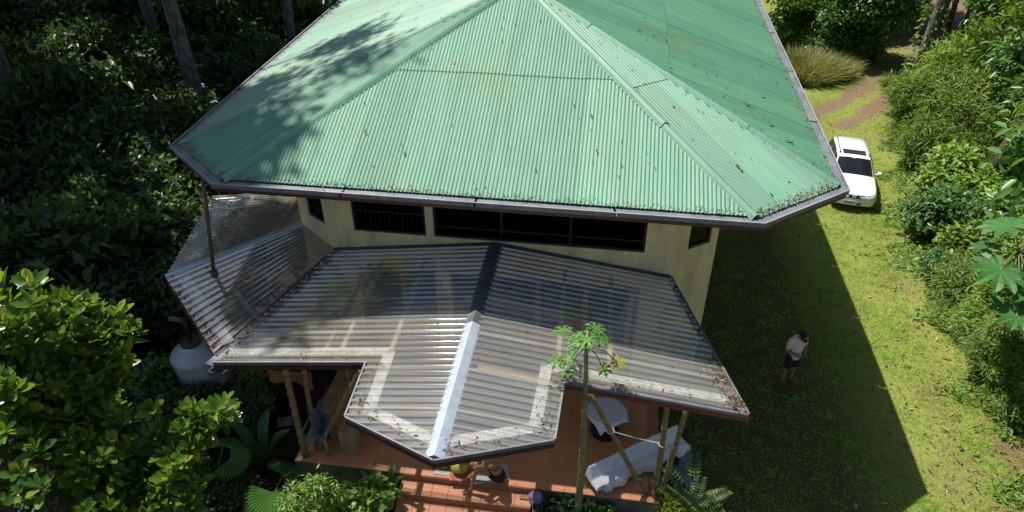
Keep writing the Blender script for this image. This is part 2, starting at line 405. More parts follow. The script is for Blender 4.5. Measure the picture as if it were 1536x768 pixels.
def np_mesh(name, V, F, material):
    me = bpy.data.meshes.new(name); V = np.asarray(V, dtype=np.float32); F = np.asarray(F, dtype=np.int32)
    me.vertices.add(len(V)); me.vertices.foreach_set('co', V.ravel())
    me.loops.add(F.size); me.loops.foreach_set('vertex_index', F.ravel())
    me.polygons.add(len(F)); me.polygons.foreach_set('loop_start', np.arange(0, F.size, F.shape[1], dtype=np.int32))
    me.update(calc_edges=True)
    me.materials.append(MATS[material]); return me
rng = np.random.default_rng(11)
TPL = {
 'simple': ([(0, 0, 0), (.45, -.5, .07), (1, 0, -.06), (.45, .5, .07)], [(0, 1, 2), (0, 2, 3)]),
 'blade': ([(0, -.5, 0), (0, .5, 0), (1, 0, 0)], [(0, 1, 2)]),
 'broad': ([(0, 0, 0), (.3, -.34, .05), (.68, -.46, .06), (.97, -.12, -.03), (.97, .12, -.03), (.68, .46, .06), (.3, .34, .05), (.35, 0, 0), (.7, 0, -.01)],
           [(0, 1, 7), (7, 1, 2), (7, 2, 8), (8, 2, 3), (8, 3, 4), (8, 4, 5), (7, 8, 5), (7, 5, 6), (0, 7, 6)]),
 'oval': ([(0, 0, 0), (.3, -.42, .06), (.7, -.38, .04), (1, 0, -.08), (.7, .38, .04), (.3, .42, .06)],
          [(0, 1, 3), (1, 2, 3), (0, 3, 5), (5, 3, 4)]),
}
def unit(a): return a/np.maximum(np.linalg.norm(a, axis=1, keepdims=True), 1e-9)
def leaves(Cc, D, Nn, L, W, tpl):
    tv, tf = TPL[tpl]; tv = np.array(tv); tf = np.array(tf)
    D = unit(D); Sd = unit(np.cross(Nn, D)); Nn = np.cross(D, Sd)
    L = np.broadcast_to(L, (len(Cc),))[:, None, None]; W = np.broadcast_to(W, (len(Cc),))[:, None, None]
    V = Cc[:, None, :] + L*tv[None, :, 0:1]*D[:, None, :] + W*tv[None, :, 1:2]*Sd[:, None, :] + L*tv[None, :, 2:3]*Nn[:, None, :]
    F = tf[None] + (np.arange(len(Cc))*len(tv))[:, None, None]
    return V.reshape(-1, 3), F.reshape(-1, 3)
def merge(parts):
    V = []; F = []; k = 0
    for v, f in parts: V.append(v); F.append(f+k); k += len(v)
    return np.concatenate(V), np.concatenate(F)
def crown(lobes, twigs, per, length, ratio, tpl='simple', shell=.55, spread=.25, droop=.2, gap=.35, up=.8, freq=2.2, topbias=.0, rosette=False):
    lob = np.array(lobes, dtype=float); wgt = (lob[:, 3]*lob[:, 4]*lob[:, 5])**(2/3); wgt /= wgt.sum()
    k = rng.choice(len(lob), int(twigs*1.8), p=wgt); o = unit(rng.normal(size=(len(k), 3)))
    o[:, 2] = np.where((o[:, 2] < -.25) & (rng.random(len(k)) < .75), -o[:, 2], o[:, 2])
    r = shell + (1-shell)*rng.random(len(k))**.6
    c = lob[k, :3] + o*lob[k, 3:]*r[:, None]
    ph = rng.random(3)*6
    nz = np.sin(c[:, 0]*freq+ph[0])*np.sin(c[:, 1]*freq+ph[1]) + np.sin(c[:, 2]*freq*1.3+ph[2])*.7 + rng.normal(size=len(c))*.35
    keep = nz > np.quantile(nz, gap)
    c = c[keep][:twigs]; o = o[keep][:twigs]
    n = len(c)
    if rosette:
        ax = unit(o*.5 + np.array([0, 0, .9]) + rng.normal(size=(n, 3))*.25)
        t1 = unit(np.cross(ax, rng.normal(size=(n, 3)))); t2 = np.cross(ax, t1)
        Cs = []; Ds = []; Ns = []; Ls = []
        for j in range(per):
            a = j*2.4 + rng.random(n)*.5; el = .15 + 1.0*(j/per) + rng.normal(size=n)*.12
            d = (t1*np.cos(a)[:, None] + t2*np.sin(a)[:, None])*np.cos(el)[:, None] + ax*np.sin(el)[:, None]
            Cs.append(c + ax*(length*.7*(j/per-.6))[None] if np.ndim(length) else c + ax*(length*.7*(j/per-.6))); Ds.append(d); Ns.append(ax + d*-.2 + rng.normal(size=(n, 3))*.15)
            Ls.append(length*(.75+.45*rng.random(n))*(1.05-.35*j/per))
        c = np.concatenate(Cs); d = np.concatenate(Ds); nn = np.concatenate(Ns); L = np.concatenate(Ls)
    else:
        c = np.repeat(c, per, 0) + rng.normal(size=(n*per, 3))*spread; o = np.repeat(o, per, 0); m = len(c)
        tw = np.repeat(rng.normal(size=(n, 3)), per, 0)
        d = o*.5 + rng.normal(size=(m, 3))*.55 + tw*.35 + np.array([0, 0, -droop])
        nn = np.array([0, 0, up]) + o*.35 + rng.normal(size=(m, 3))*.42
        L = length*(.65 + .7*rng.random(m))
    return leaves(c, d, nn, L, L*ratio, tpl)

# ------------------------------------------------------------------ ground
def gz(x, y):                # the lawn falls away gently behind the terrace line (metres)
    d = np.maximum(0, np.asarray(y, dtype=float) - 13.0); return -np.minimum(.105*d*np.clip(d/4, 0, 1)**.5, 4.0)
def G(px, py):
    z = 0.0
    for _ in range(25): q = P(px, py, z/S); z = float(gz(q.x, q.y))
    return Vector((q.x, q.y, z))
RUTS = [[G(1205, 182), G(1262, 152), G(1300, 128), G(1330, 100), G(1390, 78)], [G(1262, 190), G(1305, 165), G(1345, 143), G(1375, 118)]]
def rut_weight(x, y):
    w_ = np.zeros(np.shape(x)); p_ = np.stack([x, y], -1)
    for line in RUTS:
        for a, b in zip(line[:-1], line[1:]):
            a = np.array((a.x, a.y)); b = np.array((b.x, b.y)); t = np.clip(((p_-a)@(b-a))/((b-a)@(b-a)), 0, 1)
            w_ = np.maximum(w_, np.exp(-(np.linalg.norm(p_-a-t[..., None]*(b-a), axis=-1)/.75)**2))
    return w_
def build_ground():
    xs = np.concatenate([np.linspace(-150, -30, 12, endpoint=False), np.linspace(-30, 6, 40, endpoint=False), np.linspace(6, 22, 80, endpoint=False), np.linspace(22, 150, 24)])
    ys = np.concatenate([np.linspace(-60, 5, 14, endpoint=False), np.linspace(5, 45, 200, endpoint=False), np.linspace(45, 260, 30)])
    X, Y = np.meshgrid(xs, ys); nx, ny = len(xs), len(ys)
    V = np.stack([X.ravel(), Y.ravel(), np.zeros(X.size)], 1)
    Vh_a = (V[:, 0]*CA - V[:, 1]*SA)/S; Vh_b = (V[:, 0]*SA + V[:, 1]*CA)/S
    i = np.arange((ny-1)*nx).reshape(ny-1, nx)[:, :-1].ravel()
    F = np.stack([i, i+1, i+nx+1, i+nx], 1)
    V[:, 2] = gz(V[:, 0], V[:, 1]) + .02*np.sin(V[:, 0]*.9)*np.sin(V[:, 1]*.7)*(V[:, 0] > 8)
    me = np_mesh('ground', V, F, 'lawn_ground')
    at = me.attributes.new('bare', 'FLOAT', 'POINT')
    x, y = V[:, 0]/S, V[:, 1]/S
    bare = np.zeros(len(V))
    edge = np.interp(y, [5, 10.2, 14.6, 20, 26, 32, 40], [10.3, 11.0, 12.2, 13.4, 16.4, 19.5, 23])    # foot of the planting on the right
    bare = np.clip((x - edge + .9)/1.6, 0, .6)
    bare = np.where(y < 11.5, np.maximum(bare, .75*np.clip((x-9.6-.25*(y-9))/1.0, 0, 1)), bare)
    bare = np.maximum(np.maximum(bare, .20), .62*rut_weight(V[:, 0], V[:, 1]))
    bare = np.where(y > 30.0, np.maximum(bare, .22), bare)
    bare = np.where((Vh_a < -5.5), .8, bare)
    bare = np.where((y < 8.9) & (x < 3.0), .8, bare)
    bare = np.where((x > 2.5) & (x < 5.0) & (y > 8) & (y < 13), np.maximum(bare, .3), bare)
    at.data.foreach_set('value', bare.astype(np.float32))
    house_shade = np.clip((6.9-Vh_a)/1.6, 0, 1)*(Vh_a > 1.0)*.72  # shade beside the house painted into the ground as darker soil
    hu = np.maximum(house_shade, ((Vh_a < -5.5) | ((y < 8.9) & (x < 3.0))).astype(float)); hu = hu.astype(np.float32); me.attributes.new('soil_shade', 'FLOAT', 'POINT').data.foreach_set('value', hu)  # bed and wood: dark soil, deepened with painted shade
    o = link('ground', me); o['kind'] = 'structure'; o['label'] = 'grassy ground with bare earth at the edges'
build_ground()

# ------------------------------------------------------------------ the house
H0 = HP(-2.17, 18, 0)
house = thing('house', 'large cream house with a green corrugated hipped roof', 'house', H0)
ZE = 5.8; AP = (-2.17, 16.63, 8.11)
C1 = (4.43, 12.17); C2 = (2.75, 10.80); C3 = (-7.19, 10.81); C4 = (-8.77, 12.15)
BL = (-8.77, 27.0); BR = (4.43, 27.0); RE = (-2.17, 22.4, 8.11)
roof = bpy.data.objects.new('roof', None); C.objects.link(roof); roof.parent = house; ORG['roof'] = H0.copy()
def sheets(parent, name, p0, p1, poly, material, pitch, amp, width, start=0.0, laps=(), lip=.012, prof='sin', jitter=0.0, thick_edge=False):
    """corrugated sheets covering a planar roof face. p0..p1 eave line, poly = upper outline as world points (ordered along the eave)."""
    p0 = Vector(p0); p1 = Vector(p1); e = (p1-p0); Ls = e.length; e.normalize()
    q = max(poly, key=lambda w: ((Vector(w)-p0) - e*(Vector(w)-p0).dot(e)).length); q = Vector(q)
    f = (q-p0) - e*(q-p0).dot(e); f.normalize(); n = e.cross(f)
    if n.z < 0: n = -n
    raw = [((Vector(w)-p0).dot(e), (Vector(w)-p0).dot(f)) for w in poly]
    sx = [min(a for a, b in raw), max(a for a, b in raw)]
    def span(s):
        ts = []
        for (a0, b0), (a1, b1) in zip(raw, raw[1:]+raw[:1]):
            if abs(a1-a0) < 1e-9: continue
            u = (s-a0)/(a1-a0)
            if -1e-9 <= u <= 1+1e-9: ts.append(b0+(b1-b0)*u)
        return (min(ts), max(ts)) if ts else (0, 0)
    ns = 6 if prof == 'sin' else 8
    k = max(1, round((sx[-1]-sx[0])/width)); wd = (sx[-1]-sx[0])/k
    cnt = 0
    for row in range(len(laps)+1):
        for i in range(k):
            s0 = sx[0] + i*wd; s1 = s0 + wd + pitch*.9*(i < k-1)
            m = max(2, int(round((s1-s0)/pitch*ns)))
            jz = random.uniform(-jitter, jitter)
            V = []; UV = []; F = []
            prev = None
            for j in range(m+1):
                s = s0 + (s1-s0)*j/m
                bot, top = span(min(max(s, sx[0]+1e-6), sx[1]-1e-6)); lo = max(start, bot)
                if row > 0: lo = max(bot, laps[row-1] - .10 + jz)
                hi = top if row == len(laps) else min(top, laps[row] + jz)
                if hi - lo < .02: prev = None; continue
                ph = (s/pitch) % 1.0
                if prof == 'sin': h = amp*math.cos(2*math.pi*ph)
                else: h = amp*max(-1, min(1, 1.9*math.cos(2*math.pi*ph)))
                hh = h + amp + lip*(row + .5*(i % 2)*.6)
                a = p0 + e*s + f*lo + n*hh; b = p0 + e*s + f*hi + n*hh
                V += [a, b]; UV += [(s, lo), (s, hi)]
                if prev is not None: F.append((prev, len(V)-2, len(V)-1, prev+1))
                prev = len(V)-2
            if len(F) < 2: continue
            o = mk(name, V, F, material, parent, True, uvs=UV); cnt += 1
    return p0, e, f, n
def W3(p, z): return HP(p[0], p[1], z)
apex = HP(*AP); rend = HP(*RE)
e1, e2, e3, e4 = W3(C1, ZE), W3(C2, ZE), W3(C3, ZE), W3(C4, ZE); bl = W3(BL, ZE); br = W3(BR, ZE)
PIT = .076; AMP = .011
FACES = {}
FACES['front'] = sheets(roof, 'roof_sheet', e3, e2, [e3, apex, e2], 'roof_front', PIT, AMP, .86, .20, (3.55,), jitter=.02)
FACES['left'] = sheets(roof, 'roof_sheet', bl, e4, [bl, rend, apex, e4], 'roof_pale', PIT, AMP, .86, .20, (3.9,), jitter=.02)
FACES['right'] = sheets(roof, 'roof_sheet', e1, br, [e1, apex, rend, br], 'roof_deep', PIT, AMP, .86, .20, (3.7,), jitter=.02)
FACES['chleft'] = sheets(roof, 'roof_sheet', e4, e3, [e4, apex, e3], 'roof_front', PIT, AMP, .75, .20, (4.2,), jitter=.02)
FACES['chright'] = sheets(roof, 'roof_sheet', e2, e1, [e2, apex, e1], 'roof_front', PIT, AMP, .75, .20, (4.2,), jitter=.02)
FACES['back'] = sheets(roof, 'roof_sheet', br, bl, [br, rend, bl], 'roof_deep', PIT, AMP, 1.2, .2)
def hipcap(p, q, n1, n2, width, name='hip_cap', material='roof_cap', parent=None, seg=2.4, rise=.05, s1=None, s2=None, t0=.0):
    """folded capping along p..q; s1,s2 = directions down each side lying in the two faces"""
    p = Vector(p); q = Vector(q); L = (q-p).length; d = (q-p)/L; k = max(1, round(L/seg))
    for i in range(k):
        a = p + d*(L*i/k - .04*(i > 0)); b = p + d*(L*(i+1)/k)
        lift = .012*(i % 2) + .004*i
        dr = random.uniform(-.006, .006)
        V = []; F = []
        prof = [(s1, width), (s1, width-.02), (s1, .06), (None, 0), (s2, .06), (s2, width-.02), (s2, width)]
        hs = [rise*.35, rise*.75, rise+.02, rise+.045, rise+.02, rise*.75, rise*.35]
        for pt in (a, b):
            for (sd, w), h in zip(prof, hs):
                V.append(pt + (sd*w if sd is not None else Vector((0, 0, 0))) + ZV*(h + lift + dr))
        m = len(prof)
        for j in range(m-1): F.append((j, j+1, m+j+1, m+j))
        mk(name, V, F, material, parent, False, uvs=[(v.x, v.y) for v in V])
def side_dir(p, q, face):
    d = (Vector(q)-Vector(p)).normalized(); n = FACES[face][3]; s = n.cross(d).normalized()
    f = FACES[face]; cen = f[0] + f[1]*((e2-e3).length*.5 if face == 'front' else 1.0)
    if (cen - Vector(p)).dot(s) < 0: s = -s
    return s
for p, fa, fb in ((e3, 'front', 'chleft'), (e2, 'front', 'chright'), (e4, 'chleft', 'left'), (e1, 'chright', 'right')):
    d = (apex-p).normalized(); st = p + d*.22
    def sd(face, p=p, d=d):
        f = FACES[face]; s = f[3].cross(d).normalized()
        cents = {'front': (e2+e3+apex)/3, 'left': (e4+bl+apex)/3, 'right': (e1+br+apex)/3, 'chleft': (e3+e4+apex)/3, 'chright': (e1+e2+apex)/3}
        return s if (cents[face]-p).dot(s) > 0 else -s
    hipcap(st, apex, None, None, .115, parent=roof, rise=.03, s1=sd(fa), s2=sd(fb))
hipcap(apex, rend, None, None, .22, name='ridge_cap', parent=roof, s1=(-AV*.94-ZV*.34), s2=(AV*.94-ZV*.34))
# gutters and fascia boards round the eaves
ring = [bl, e4, e3, e2, e1, br]
def inset_ring(d, dz):
    out = []
    for i, p in enumerate(ring):
        a = ring[i-1] if i else None; b = ring[i+1] if i < len(ring)-1 else None
        ns = []
        for u, v in ((a, p), (p, b)):
            if u is None or v is None: continue
            t = (v-u).normalized(); ns.append(Vector((-t.y, t.x, 0)))
        n = sum(ns, Vector()).normalized(); c = n.dot(ns[0])
        out.append(p + n*(d/c) + ZV*dz)
    return out
o0 = inset_ring(0, .065); o0b = inset_ring(0, -.03); o1 = inset_ring(.02, .065); o1b = inset_ring(.02, .035); o2 = inset_ring(.26, .045); o3 = inset_ring(.26, .075); ou = inset_ring(.26, -.03)
for i in range(len(ring)-1):
    L = (ring[i+1]-ring[i]).length; k = max(1, round(L/2.9))
    for j in range(k):
        t0, t1 = j/k, (j+1)/k - (.004 if j < k-1 else 0)
        m = MB(); V = []
        for t in (t0, t1):
            for r_ in (o0b, o0, o1, o1b, o2, o3, ou): V.append(r_[i].lerp(r_[i+1], t) + ZV*(.004*(j % 2)))
        m.add(V, [(q, (q+1) % 7, 7+(q+1) % 7, 7+q) for q in range(7)])
        m.build('gutter', 'gutter', roof)
    rr = [inset_ring(-.008, .066), inset_ring(-.008, .05), inset_ring(.016, .05), inset_ring(.016, .066)]
    MB().add([q_[i+q] + ZV*.006 for q in (0, 1) for q_ in rr], [(q, (q+1) % 4, 4+(q+1) % 4, 4+q) for q in range(4)]).build('gutter_rim', 'gutter_rim', roof)
    f0 = inset_ring(.03, -.035); f1 = inset_ring(.03, -.12); f2 = inset_ring(.07, -.12); f3 = inset_ring(.07, -.035)
    V = [r_[i+q] for q in (0, 1) for r_ in (f0, f1, f2, f3)]
    MB().add(V, [(q, (q+1) % 4, 4+(q+1) % 4, 4+q) for q in range(4)]).build('fascia_board', 'fascia', roof)
# soffit closes the roof space
sof = inset_ring(.10, -.12)
mk('soffit', sof, [tuple(range(len(sof)))], 'fascia', roof)

# walls --------------------------------------------------------------
AL, AR, AC1, AC2, BC, BF = -5.75, 1.5, -6.81, 2.47, 13.2, 12.5
SILL, HEAD = 3.9, 5.25
w = MB()
def wall_run(p, q, openings, z0, z1, th=.16, mb=None):
    """wall from p to q (house a,b) with rectangular openings (s0,s1,z0,z1) along it"""
    mb = mb or w
    A = HP(p[0], p[1], 0); B = HP(q[0], q[1], 0); d = (B-A); L = d.length/S; d.normalize(); nrm = Vector((d.y, -d.x, 0))  # outward, right-hand side
    def piece(s0, s1, za, zb):
        if s1-s0 < .005 or zb-za < .005: return
        c = A + d*((s0+s1)/2*S) - nrm*(th/2*S) + ZV*((za+zb)/2*S)
        mb.box(c, d*((s1-s0)/2*S), nrm*(th/2*S), ZV*((zb-za)/2*S))
    cuts = sorted(set([0, L] + [s for o in openings for s in o[:2]]))
    for s0, s1 in zip(cuts[:-1], cuts[1:]):
        mid = (s0+s1)/2; zs = z0
        for o in sorted([o for o in openings if o[0] <= mid <= o[1]], key=lambda o: o[2]):
            piece(s0, s1, zs, o[2]); zs = o[3]
        piece(s0, s1, zs, z1)
    return A, d, nrm, L
fa = lambda a: a - AL
front_ops = [(fa(-5.27), fa(-3.67), SILL, HEAD), (fa(-3.50), fa(.94), SILL, HEAD),
             (fa(-5.35), fa(-3.55), .52, 2.95), (fa(-3.2), fa(.95), .52, 2.95)]
FR = wall_run((AL, BF), (AR, BF), front_ops, 0, 5.6)
chl_ops = [(.38, .98, SILL, HEAD)]
CHL = wall_run((AC1, BC), (AL-.002, BF+.002), chl_ops, 0, 5.6)
chr_ops = [(.40, 1.0, SILL, HEAD)]
CHR = wall_run((AR+.002, BF+.002), (AC2, BC), chr_ops, 0, 5.6)
wall_run((AC2, BC), (AC2, 25.5), [], -2, 5.6); wall_run((AC2, 25.5), (AC1, 25.5), [], -2, 5.6); wall_run((AC1, 25.5), (AC1, BC), [], -2, 5.6)
w.build('wall', 'wall_cream', house)
MB().hbox(AC1+.2, AC2-.2, BC+.1, 25.3, 2.85, 2.97).build('upper_floor', 'floor_inside', house)
MB().hbox(AL+.2, AR-.2, BF+.17, BC+.09, 2.85, 2.97).build('upper_floor', 'floor_inside', house)
MB().hbox(-2.9, .3, BF+.3, BF+1.6, 2.98, 3.75).build('counter', 'floor_inside', house)
def window(run, op, nm, mull=(), rails=(), bars=0, parent=house, fm='window_frame', depth=.07, handle=False):
    A, d, nrm, L = run; s0, s1, z0, z1 = op
    at = lambda s, z, off=0: A + d*(s*S) + ZV*(z*S) + nrm*(off*S)
    fw = .05
    ctr = at((s0+s1)/2, (z0+z1)/2, -depth)
    pane = MB().box(ctr, d*((s1-s0)/2-.01)*S, nrm*.006, ZV*((z1-z0)/2-.01)*S).build(nm, 'window_glass', parent)
    fr = MB()
    for s in (s0+fw/2, s1-fw/2): fr.box(at(s, (z0+z1)/2, -depth), d*fw/2*S, nrm*.04, ZV*((z1-z0)/2)*S)
    for z in (z0+fw/2, z1-fw/2): fr.box(at((s0+s1)/2, z, -depth), d*((s1-s0)/2-fw)*S, nrm*.038, ZV*fw/2*S)
    fr.build('frame', fm, pane)
    for s in mull: MB().box(at(s, (z0+z1)/2, -depth), d*.022*S, nrm*.034, ZV*((z1-z0)/2-fw)*S).build('mullion', fm, pane)
    for z in rails: MB().box(at((s0+s1)/2, z, -depth), d*((s1-s0)/2-fw)*S, nrm*.03, ZV*.018*S).build('rail', fm, pane)
    for i in range(bars):
        s = s0+fw+(s1-s0-2*fw)*(i+.5)/bars
        MB().box(at(s, (z0+z1)/2, -depth+.05), d*.004*S, nrm*.004, ZV*((z1-z0)/2-.01)*S).build('bar', 'dark_bar', pane)
    return pane
window(FR, front_ops[0], 'window', rails=(4.4,), bars=15)
window(FR, front_ops[1], 'window', mull=(fa(-2.05), fa(-.6)), rails=(4.15,))
window(CHL, chl_ops[0], 'window'); window(CHR, chr_ops[0], 'window')
window(FR, front_ops[2], 'glass_door', mull=(fa(-4.3),), fm='door_wood', rails=(1.2,))
window(FR, front_ops[3], 'glass_door', mull=(fa(-2.2), fa(-1.25), fa(-.2)), fm='door_wood', rails=(1.1,))
for a in (-4.3, -1.25, -.2, .78): MB().hbox(a-.06, a+.06, BF-.025, BF-.004, .52, 2.95).build('door_post', 'post_wood', house)
# pale square grid added behind the wide upper window to imitate light there
bl_ = MB()
for i in range(3):
    for j in range(3):
        bl_.hbox(-1.88+i*.15, -1.74+i*.15, BF+.2, BF+.21, 4.48+j*.15, 4.62+j*.15)
bl_.build('light_grid', 'cloth_white', house)
# brown rain pipe from the eave to the clear roof
pt, pb = HP(-7.82, 11.55, 5.62), HP(-8.0, 11.25, 3.42)
dp = MB().tube([pt, pt.lerp(pb, .5), pb], .043, 10).build('rain_pipe', 'pipe_brown', house, True)
MB().tube([pb - (pb-pt).normalized()*.03, pb + (pb-pt).normalized()*.09], .085, 10).build('pipe_collar', 'pipe_brown', dp, True)

# ------------------------------------------------------------------ clear-roofed veranda
VER = HP(-2.17, 9.1, .5)
ver = thing('veranda', 'folded clear plastic veranda roof on bamboo posts in front of the house', 'veranda', VER)
TIP = (RC, 6.76); NL1 = (-3.83, 7.58); NL2 = (-3.88, 8.86); PL = (-6.85, 8.86); WL = (AL-.03, 12.47)
NR1 = (-.46, 7.58); NR2 = (-.42, 8.88); PR = (2.72, 8.93); WR = (1.53, 12.47)
def pz(p, dz=0): return HP(p[0], p[1], porch_z(p[0])+dz)
def porch_half(sgn, pts):
    """pts: ordered (b, a_far) outline"""
    pr = sorted(pts)                                # by b
    bs = [q[0] for q in pr]; aa = [q[1] for q in pr]
    pitch, amp, wid = .155, .019, .9
    b0, b1 = bs[0], 12.47; k = round((b1-b0)/wid); wd = (b1-b0)/k; slope = Vector((sgn*CA, -sgn*SA, -.1315)).normalized()
    nrm = Vector((sgn*.1315*CA, -sgn*.1315*SA, 1)).normalized()
    for i in range(k):
        s0 = b0+i*wd; s1 = min(b1, s0+wd+(pitch*.8 if i < k-1 else 0)); sts = trap_stations(s0, s1, pitch); m = len(sts)-1
        V = []; F = []; UV = []
        for j in range(m+1):
            b = sts[j]
            # step in the outline handled by duplicated b values
            a = float(np.interp(b, bs, aa))
            h = trap_h(b, pitch, amp) + amp + .03 + .006*(i % 2)
            segs = 6
            for q in range(segs+1):
                aq = RC + sgn*.03 + (a-RC-sgn*.03)*q/segs
                V.append(HP(aq, b, porch_z(aq)) + nrm*h); UV.append((b, abs(aq-RC)))
            if j:
                r0 = (j-1)*(segs+1); r1 = j*(segs+1)
                for q in range(segs): F.append((r0+q, r0+q+1, r1+q+1, r1+q) if sgn < 0 else (r0+q, r1+q, r1+q+1, r0+q+1))
        mk('clear_sheet', V, F, 'clear_sheet', ver, False, uvs=UV)
porch_half(-1, [(TIP[1], RC-.04), (NL1[1], NL1[0]), (NL2[1]-.01, NL2[0]), (NL2[1], PL[0]), (12.47, WL[0])])
porch_half(1, [(TIP[1], RC+.04), (NR1[1], NR1[0]), (NR2[1]-.01, NR2[0]), (NR2[1], PR[0]), (12.47, WR[0])])
# generic corrugated clear quad for the wing round the corner
def clear_quad(q, name='clear_sheet', pitch=.155, amp=.019, wid=.9):
    """q: four world points, corrugations run from edge q0q1 (wall) to edge q3q2 (outer)"""
    q = [Vector(p) for p in q]
    L = ((q[1]-q[0]).length + (q[2]-q[3]).length)/2; k = max(1, round(L/wid))
    n = (q[1]-q[0]).cross(q[3]-q[0]).normalized(); n = n if n.z > 0 else -n
    for i in range(k):
        sts = trap_stations(i*L/k, (i+(1.06 if i < k-1 else 1))*L/k, pitch); m = len(sts)-1; V = []; F = []; UV = []
        for j in range(m+1):
            s = sts[j]; t = s/L
            h = trap_h(s, pitch, amp) + amp + .03 + .006*(i % 2)
            a = q[0].lerp(q[1], t); b = q[3].lerp(q[2], t)
            for w_ in range(7): V.append(a.lerp(b, w_/6) + n*h); UV.append((s, (b-a).length*w_/6))
            if j:
                for w_ in range(6): F.append(((j-1)*7+w_, (j-1)*7+w_+1, j*7+w_+1, j*7+w_))
        mk(name, V, F, 'clear_sheet', ver, False, uvs=UV)
LV0 = HP(-5.8, 12.5, 3.30); LV1 = HP(-7.02, 9.2, 3.09); LT = HP(-8.93, 10.96, 3.36); LW = HP(-6.83, 13.2, 3.42)
LF = HP(-9.85, 14.7, 3.05); LFW = HP(-6.83, 15.4, 3.1)
clear_quad([LV0, LW, LT, LV1])
clear_quad([LW, LFW, LF, LT])
# cappings
def fold_cap(p, q, s1, s2, width, material, name='ridge_cap', k=1, rise=.075):
    hipcap(p, q, None, None, width, name, material, ver, (Vector(q)-Vector(p)).length/k, rise, s1, s2)
r0, r1, rm = HP(RC, 12.46, 3.8), HP(RC, 6.80, 3.8), HP(RC, 9.87, 3.8)
sl1 = (-AV - ZV*.1315).normalized(); sl2 = (AV - ZV*.1315).normalized()
fold_cap(rm, r0, sl1, sl2, .17, 'galvanised_dull', k=1)
fold_cap(r1, rm, sl1, sl2, .17, 'galvanised', k=1, rise=.08)
cd = (LT-LW).normalized(); cs = Vector((cd.y, -cd.x, 0))
fold_cap(LT, LW, cs*1-ZV*.05, -cs-ZV*.1, .1, 'galvanised', k=2, rise=.075)
# wall flashing strip
MB().beam(pz(WL, .09)-BV*.05, pz((RC, 12.47), .1)-BV*.05, .12, .012).beam(pz((RC, 12.47), .1)-BV*.05, pz(WR, .09)-BV*.05, .12, .012).build('wall_flashing', 'galvanised_dull', ver)
# edge boards (dark red), white lining boards just inside the edge, timber purlins
edge = [PL, NL2, NL1, TIP, NR1, NR2, PR, WR]
for p, q in zip(edge[:-1], edge[1:]):
    a, b = pz(p, -.005), pz(q, -.005); d = (b-a).normalized()
    mt = 'fascia_red' if p in (NR1, NR2, PR) else 'fascia'
    MB().beam(a-d*.02, b+d*.02, .035, .12).build('edge_board', mt, ver)
    out = Vector((d.y, -d.x, 0))
    if out.dot(a-HP(RC, 10, 3)) < 0: out = -out
    MB().beam(a+out*.02+ZV*.085, b+out*.02+ZV*.085, .03, .075).build('edge_trim', 'gutter', ver)
MB().beam(LV1-ZV*.01, LT-ZV*.01, .035, .16).beam(LT-ZV*.01, LF-ZV*.01, .035, .16).build('edge_board', 'fascia', ver)
MB().beam(pz(PL, -.02), pz(WL, -.02), .05, .12).build('edge_board', 'fascia', ver)
vg = MB(); va, vb = HP(-5.86, 12.45, 3.24), HP(-7.0, 8.95, 3.05)
vg.beam(va, vb, .26, .02); vg.build('valley_gutter', 'gutter', ver)
def inboard(p, q, cen, d): # parallel line moved towards cen by d (house frame)
    p = Vector(p); q = Vector(q); t = (q-p).normalized(); n = Vector((-t.y, t.x)); n = n if n.dot(Vector(cen)-p) > 0 else -n
    return tuple(p+n*d), tuple(q+n*d)
def board(p, q, wd, th, dz, name, material, n=6):
    m = MB(); P_ = [pz((p[0]+(q[0]-p[0])*i/n, p[1]+(q[1]-p[1])*i/n), dz) for i in range(n+1)]
    for i in range(n): m.beam(P_[i], P_[i+1], wd, th)
    return m.build(name, material, ver)
for p, q, cen in ((PL, NL2, (-4, 10)), (NL2, NL1, (-2.2, 8)), (NL1, TIP, (-2.2, 9)), (TIP, NR1, (-2.2, 9)), (NR1, NR2, (-2.2, 8)), (NR2, PR, (0, 10))):
    a, b = inboard(p, q, cen, .33)
    t = (Vector(b)-Vector(a)).normalized()
    # keep each board inside the outline
    if p == NL2: a = tuple(Vector(a)-t*.33)
    if q == NR2: b = tuple(Vector(b)+t*.33)
    if q == NL2: b = tuple(Vector(b)+t*.30)
    if p == NR2: a = tuple(Vector(a)-t*.30)
    if p == PL: a = tuple(Vector(a)+t*.12)
    if q == PR: b = tuple(Vector(b)-t*.25)
    if q == TIP: b = tuple(Vector(b)-t*.22)
    if p == TIP: a = tuple(Vector(a)+t*.22)
    if q == NL1: b = tuple(Vector(b)-t*.12)
    if p == NR1: a = tuple(Vector(a)+t*.12)
    if p == NL1: a = tuple(Vector(a)+t*.25)
    if q == NR1: b = tuple(Vector(b)-t*.25)
    board(a, b, .21, .03, .002 - .004*(p in (NL2, NR1)), 'lining_board', 'board_white')
for x0, y0, x1, y1 in ((573, 388, 506, 535), (637, 386, 580, 540), (848, 402, 836, 552), (917, 412, 914, 582)):
    a = on_porch(x0, y0); b = on_porch(x1, y1); board(a[:2], b[:2], .09, .09, -.035, 'purlin', 'purlin_wood', 4)
a = on_porch(716, 548); b = on_porch(830, 572); board(a[:2], b[:2], .11, .10, -.035, 'purlin', 'purlin_wood', 4)
a = on_porch(545, 640); b = on_porch(592, 545)
board((-4.9, 9.3), (-4.9, 12.3), .08, .1, -.15, 'rafter', 'raw_wood', 4)
MB().beam(HP(RC, 7.1, 3.7), HP(RC, 12.4, 3.7), .12, .14).build('ridge_beam', 'raw_wood', ver)
